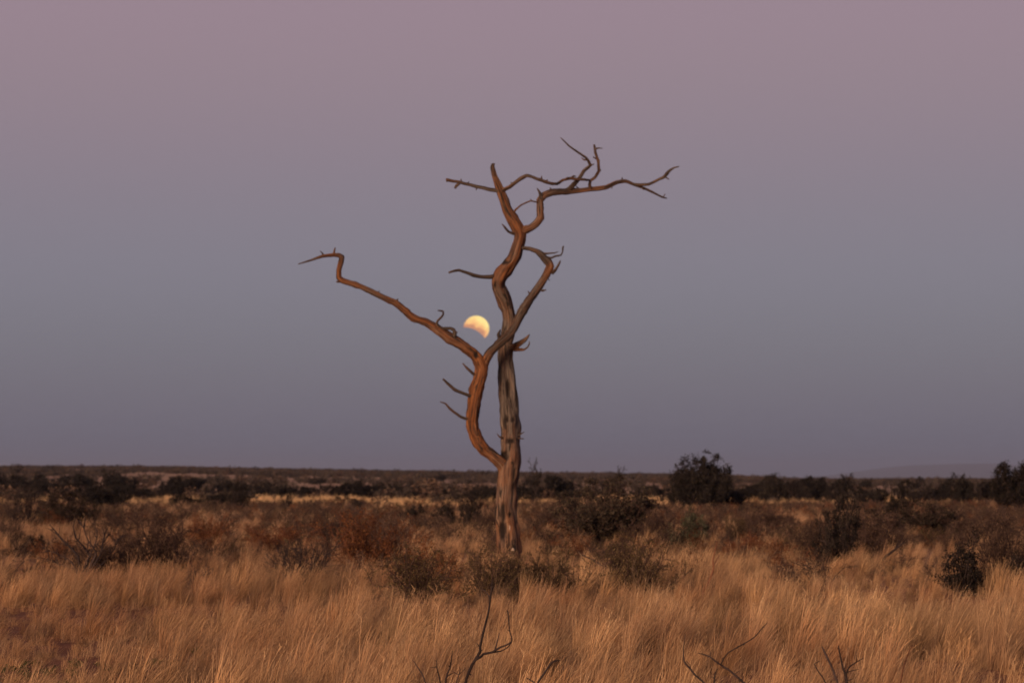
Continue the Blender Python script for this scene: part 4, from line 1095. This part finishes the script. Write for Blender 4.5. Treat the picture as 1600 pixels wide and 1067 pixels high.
def tuft(seed, n=46, L=(.35, .75), r=.09, lean=(.35, .2), wid=.0055, heads=.35, stiff=1.7, spread=.22):
    g = np.random.default_rng(seed)
    V, F, T, SH = [], [], [], []
    def strip(P, w, side, s0, s1):
        k = len(V); n_ = len(P)
        for i in range(n_ - 1):
            f = w * (1 - i / (n_ - 1)) ** .6
            V.append(P[i] - side * f); V.append(P[i] + side * f)
            s = s0 + (s1 - s0) * i / (n_ - 1)
            SH.extend([s, s])
        V.append(P[-1]); SH.append(s1)
        for i in range(n_ - 2):
            a = k + 2 * i
            F.append((a, a + 1, a + 3, a + 2))
        a = k + 2 * (n_ - 2)
        T.append((a, a + 1, a + 2))
    for b in range(n):
        a = g.uniform(0, 6.283); rr = r * math.sqrt(g.uniform(0, 1))
        p0 = np.array([rr * math.cos(a), rr * math.sin(a), -.02])
        ln = g.uniform(*L)
        hx = lean[0] + g.normal(0, lean[1]) + spread * math.cos(a) * g.uniform(.2, 1.2)
        hy = g.normal(0, lean[1]) + spread * math.sin(a) * g.uniform(.2, 1.2)
        h = np.array([hx, hy, 0]) * ln
        zz = math.sqrt(max(.15, 1 - min(.8, hx * hx + hy * hy))) * ln
        nseg = 5
        ts = np.linspace(0, 1, nseg)
        dr = g.uniform(0, .12) * ln
        P = np.array([p0 + h * t ** stiff + np.array([0, 0, zz * t - dr * t ** 4]) for t in ts])
        sa = g.uniform(0, 6.283); side = np.array([math.cos(sa), math.sin(sa) * .6, .1])
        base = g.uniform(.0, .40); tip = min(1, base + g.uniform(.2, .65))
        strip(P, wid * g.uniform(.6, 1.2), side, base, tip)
        if g.uniform() < heads:
            dirt = P[-1] - P[-2]; dirt /= np.linalg.norm(dirt)
            for q in range(5):
                t = g.uniform(-.35, .0)
                s = P[-1] + dirt * t * ln * .5
                e = s + (dirt * g.uniform(.4, 1.0) + g.normal(0, .35, 3)) * ln * .075
                m = (s + e) / 2 + g.normal(0, .006, 3)
                strip(np.array([s, m, e]), wid * .40, np.array([.8, .5, .2]), min(1, tip), 1.0)
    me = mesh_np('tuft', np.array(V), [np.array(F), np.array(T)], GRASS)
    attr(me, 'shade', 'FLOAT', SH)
    return bpy.data.objects.new('grass_tuft_%02d' % seed, me)

def field(rng, n, d0, d1, power=1.0):
    """Random ground points in the wedge in view plus a margin at the sides."""
    d = np.sqrt(rng.uniform(d0 ** 2, d1 ** 2, n))
    half = 0.1836 * d * 1.10 + 3.0
    return rng.uniform(-1, 1, n) * half, d

def fbm(x, y, s, z=0.0):
    return noise.fractal(Vector((x * s, y * s, z)), 0.6, 2.0, 4)

def grass():
    rng = np.random.default_rng(3)
    kinds = [tuft(1, 50, (.40, .80), .10, (.42, .16)), tuft(2, 44, (.35, .70), .10, (.55, .18)), tuft(3, 52, (.45, .90), .11, (.30, .14), heads=.5), tuft(4, 40, (.25, .50), .12, (.35, .25), spread=.4),
             tuft(5, 56, (.50, .95), .09, (.36, .12), heads=.6), tuft(6, 40, (.15, .32), .14, (.15, .3), spread=.5, heads=.1), tuft(7, 46, (.35, .75), .12, (.48, .22), heads=.5)]
    P, Ro, Sc, Pi = [], [], [], []
    def put(x, y, k, s, sz=None):
        P.append((x, y, terrain(x, y) - .01)); Ro.append((rng.normal(0, .06), rng.normal(0, .06), rng.normal(0, .45)))
        Sc.append((s, s, sz or s)); Pi.append(k)
    for d0, d1, dens in ((21.2, 34, 20), (34, 60, 14), (60, 110, 5.0), (110, 180, 2.2), (180, 300, 2.2)):
        area = 0.1836 * 1.1 * (d1 ** 2 - d0 ** 2) + 6 * (d1 - d0)
        n = int(area * dens)
        xs, ys = field(rng, n, d0, d1)
        u = rng.uniform(0, 1, n); k = rng.integers(0, 7, n); sc = rng.uniform(.70, 1.22, n)
        for i in range(n):
            x, y = float(xs[i]), float(ys[i])
            px = 800 + FPX * x / y
            a = fbm(x, y * .6, .22, 2.0)
            f = fbm(x, y * .8, 1.0, 12.0)
            keep = .66 + .5 * a + .7 * f
            s = sc[i] * .66 * (1 + .6 * a + .5 * f)
            kk = int(k[i])
            if y < 60:
                # thinner, shorter growth on red soil at the lower left
                bare = max(0.0, 1 - math.hypot((px - 60) / 420, (y - 29.0) / 6.5))
                keep -= 1.25 * bare; s *= 1 - .45 * bare
                if bare > .35: kk = (3, 5, 3, 0)[kk % 4]
                elif px < 520 and y < 44: kk = (3, 3, 6, 5, 1, 0, 3)[kk]
            if y > 38: s *= .84
            s = min(s, .92)
            if y > 110: s *= 1.15
            if u[i] > keep: continue
            put(x, y, kk, s)
    for i in range(520):                                      # short wiry leftovers on the red soil at the lower left
        x, y = float(rng.uniform(-6.6, -2.2)), float(rng.uniform(23, 35))
        put(x, y, (5, 3)[i % 2], float(rng.uniform(.22, .55)))
    o = scatter('dry_grass', kinds, P, Ro, Sc, Pi)
    print('grass tufts', len(P))
grass()

CLEAR = [(45, 758, 24, 6), (85, 758, 20, 6), (152, 759, 24, 8), (235, 745, 34, 7), (252, 767, 10, 12), (312, 764, 14, 9), (196, 793, 18, 9), (258, 793, 46, 7), (428, 768, 8, 12), (462, 760, 20, 4), (490, 763, 18, 5),
         (532, 763, 16, 5), (580, 767, 10, 8), (640, 763, 14, 5), (690, 761, 34, 6), (735, 764, 26, 7), (760, 760, 20, 5), (842, 751, 12, 4), (900, 762, 26, 6), (945, 768, 9, 8), (1015, 760, 16, 5), (1392, 768, 10, 9), (1416, 770, 8, 8), (1445, 765, 8, 4), (1340, 760, 8, 4), (1546, 765, 12, 5)]
def cleared(x, y):
    z = terrain(x, y)
    px = 800 + FPX * x / y; py = 750 - (z - EYE) / y * FPX
    return any(((px - a) / w) ** 2 + ((py - b) / h) ** 2 < 1 for a, b, w, h in CLEAR)
def scrub():
    """Low brown scrub on the middle ground and the far scrub of the rise, seen only as a mass."""
    rng = np.random.default_rng(6)
    def proto(nm, sm, lm):
        # join stems and leaves into one mesh for scattering
        me = bpy.data.meshes.new(nm)
        import bmesh
        bm = bmesh.new(); bm.from_mesh(sm); ns = len(bm.faces)
        if lm:
            bm.from_mesh(lm)
            for f in list(bm.faces)[ns:]: f.material_index = 1
        bm.to_mesh(me); bm.free()
        me.materials.append(sm.materials[0])
        if lm: me.materials.append(lm.materials[0])
        return bpy.data.objects.new(nm, me)
    low = [proto('scrub_%02d' % i, *shrub_meshes(60 + i, 11, 5, 5, .95, .22, .014, .03, 3, .05, smat=a, lmat=b)) for i, (a, b) in enumerate(((TWIG_BROWN, LEAF_BROWN), (TWIG_RED, LEAF_RUST), (TWIG_BROWN, LEAF_OLIVE), (TWIG_DARK, LEAF_BROWN)))]
    P, Ro, Sc, Pi = [], [], [], []
    for d0, d1, dens in ((44, 90, 1.0), (90, 190, 1.1)):
        area = 0.1836 * 1.1 * (d1 ** 2 - d0 ** 2) + 6 * (d1 - d0)
        n = int(area * dens)
        xs, ys = field(rng, n, d0, d1)
        for i in range(n):
            x, y = float(xs[i]), float(ys[i])
            a = fbm(x, y * .5, .11, 9.0)
            px = 800 + FPX * x / y
            thick = .16 if px > 1200 and y > 75 else .05 if px < 560 and y > 70 else -.04
            if rng.uniform() > (.50 + thick + 1.3 * a) * min(1.0, max(.05, (y - 43) / 48.0)): continue
            s = rng.uniform(.3, .75) * (1.0 if y < 90 else 1.15)
            P.append((x, y, terrain(x, y) - .02)); Ro.append((0, 0, rng.uniform(0, 6.28))); Sc.append((s * rng.uniform(1.0, 1.6), s * rng.uniform(1.0, 1.6), s)); Pi.append(int(rng.choice(4, p=[.5, .15, .12, .23])))
    scatter('low_scrub', low, P, Ro, Sc, Pi)
    farp = [proto('far_scrub_%02d' % i, *shrub_meshes(80 + i, 7, 3, 3, 1.0, .22, .02, .12, 4, .05, smat=TWIG_DARK, lmat=b)) for i, b in enumerate((LEAF_FAR, LEAF_BROWN, LEAF_FAR, LEAF_FAR, LEAF_DARK))]
    P, Ro, Sc, Pi = [], [], [], []
    for d0, d1, dens in ((190, 258, .03), (258, 330, .026), (330, 480, .018), (480, 900, .026), (900, 1300, .032), (1300, 1560, .034), (1560, 3200, .006)):
        area = 0.1836 * 1.1 * (d1 ** 2 - d0 ** 2) + 6 * (d1 - d0)
        n = int(area * dens)
        xs, ys = field(rng, n, d0, d1)
        for i in range(n):
            x, y = float(xs[i]), float(ys[i])
            a = fbm(x, y * .40, .020, 4.0)
            px = 800 + FPX * x / y
            if y < 258 and rng.uniform() > (.75 if px < 400 else .16 if px < 1180 else .35) + .4 * a: continue
            if y < 1300 and cleared(x, y): continue
            if 258 <= y < 1300 and rng.uniform() > .58 + 1.3 * a: continue
            s = rng.uniform(.6, 1.5) * (1.5 if rng.uniform() < .06 else 1.0)
            w = s * rng.uniform(1.0, 1.8)
            P.append((x, y, terrain(x, y) - .05)); Ro.append((0, 0, rng.uniform(0, 6.28))); Sc.append((w, w, s)); Pi.append(int(rng.choice(5, p=[.12, .36, .12, .10, .30] if y < 330 else [.27, .17, .27, .17, .12] if y < 1300 else [.15, .2, .15, .1, .4])))
    scatter('distant_scrub', farp, P, Ro, Sc, Pi)
    print('far scrub', len(P))
scrub()

# ------------------------------------------------------------------ tall pale tussocks that stand out singly
def tussock(px, py, h, label, seed, lean=(.12, .08), group=None):
    d_ = ground_at(px, py); p = pos(px, py, d_)
    t = tuft(seed, 90, (.7, 1.0), .10, lean, wid=.006, heads=.35, spread=.14)
    o = link(t); t.name = 'grass_tussock'
    s = h * d_ / FPX
    o.location = (p.x, p.y, terrain(p.x, p.y)); o.scale = (s, s, s)
    tag(o, label, 'grass tuft', group)
tussock(818, 948, 66, 'tall pale yellow upright grass tussock just in front of the dead tree', 101)
tussock(1562, 940, 78, 'tall pale grass tussock before the dark bush near the right edge', 102, (.2, .1))
tussock(1545, 935, 66, 'slim pale grass tussock hugging the dark bush near the right edge', 103, (.2, .1))
tussock(263, 915, 40, 'short orange grass tussock below the dense reddish brown bush', 104, (.05, .1))

def forbs():
    rng = np.random.default_rng(9)
    pr = []
    for k in range(3):
        sm, lm = shrub_meshes(40 + k, 8, 4, 3, 1.1, .2, .02, .11, 3, 0, smat=TWIG_BROWN, lmat=LEAF_GREEN)
        pr.append(bpy.data.objects.new('forb_%d' % k, lm))
    P, Ro, Sc, Pi = [], [], [], []
    spots = [(45, 1058, 26), (250, 1050, 20), (180, 1052, 16), (140, 1064, 12), (105, 1062, 12), (330, 1058, 10), (532, 1022, 8), (805, 1023, 6), (824, 1030, 5), (280, 1040, 8), (20, 1066, 12)]
    for px, py, n in spots:
        d_ = ground_at(px, py)
        c = pos(px, py, d_)
        for i in range(max(2, n // 3)):
            x, y = c.x + rng.normal(0, .10 if n < 9 else .45), c.y + rng.normal(0, 1.1)
            s = rng.uniform(.06, .12)
            P.append((x, y, terrain(x, y) - .01)); Ro.append((0, 0, rng.uniform(0, 6.28))); Sc.append((s * 1.2, s * 1.2, s)); Pi.append(int(rng.integers(0, 3)))
    scatter('green_forbs', pr, P, Ro, Sc, Pi)
forbs()
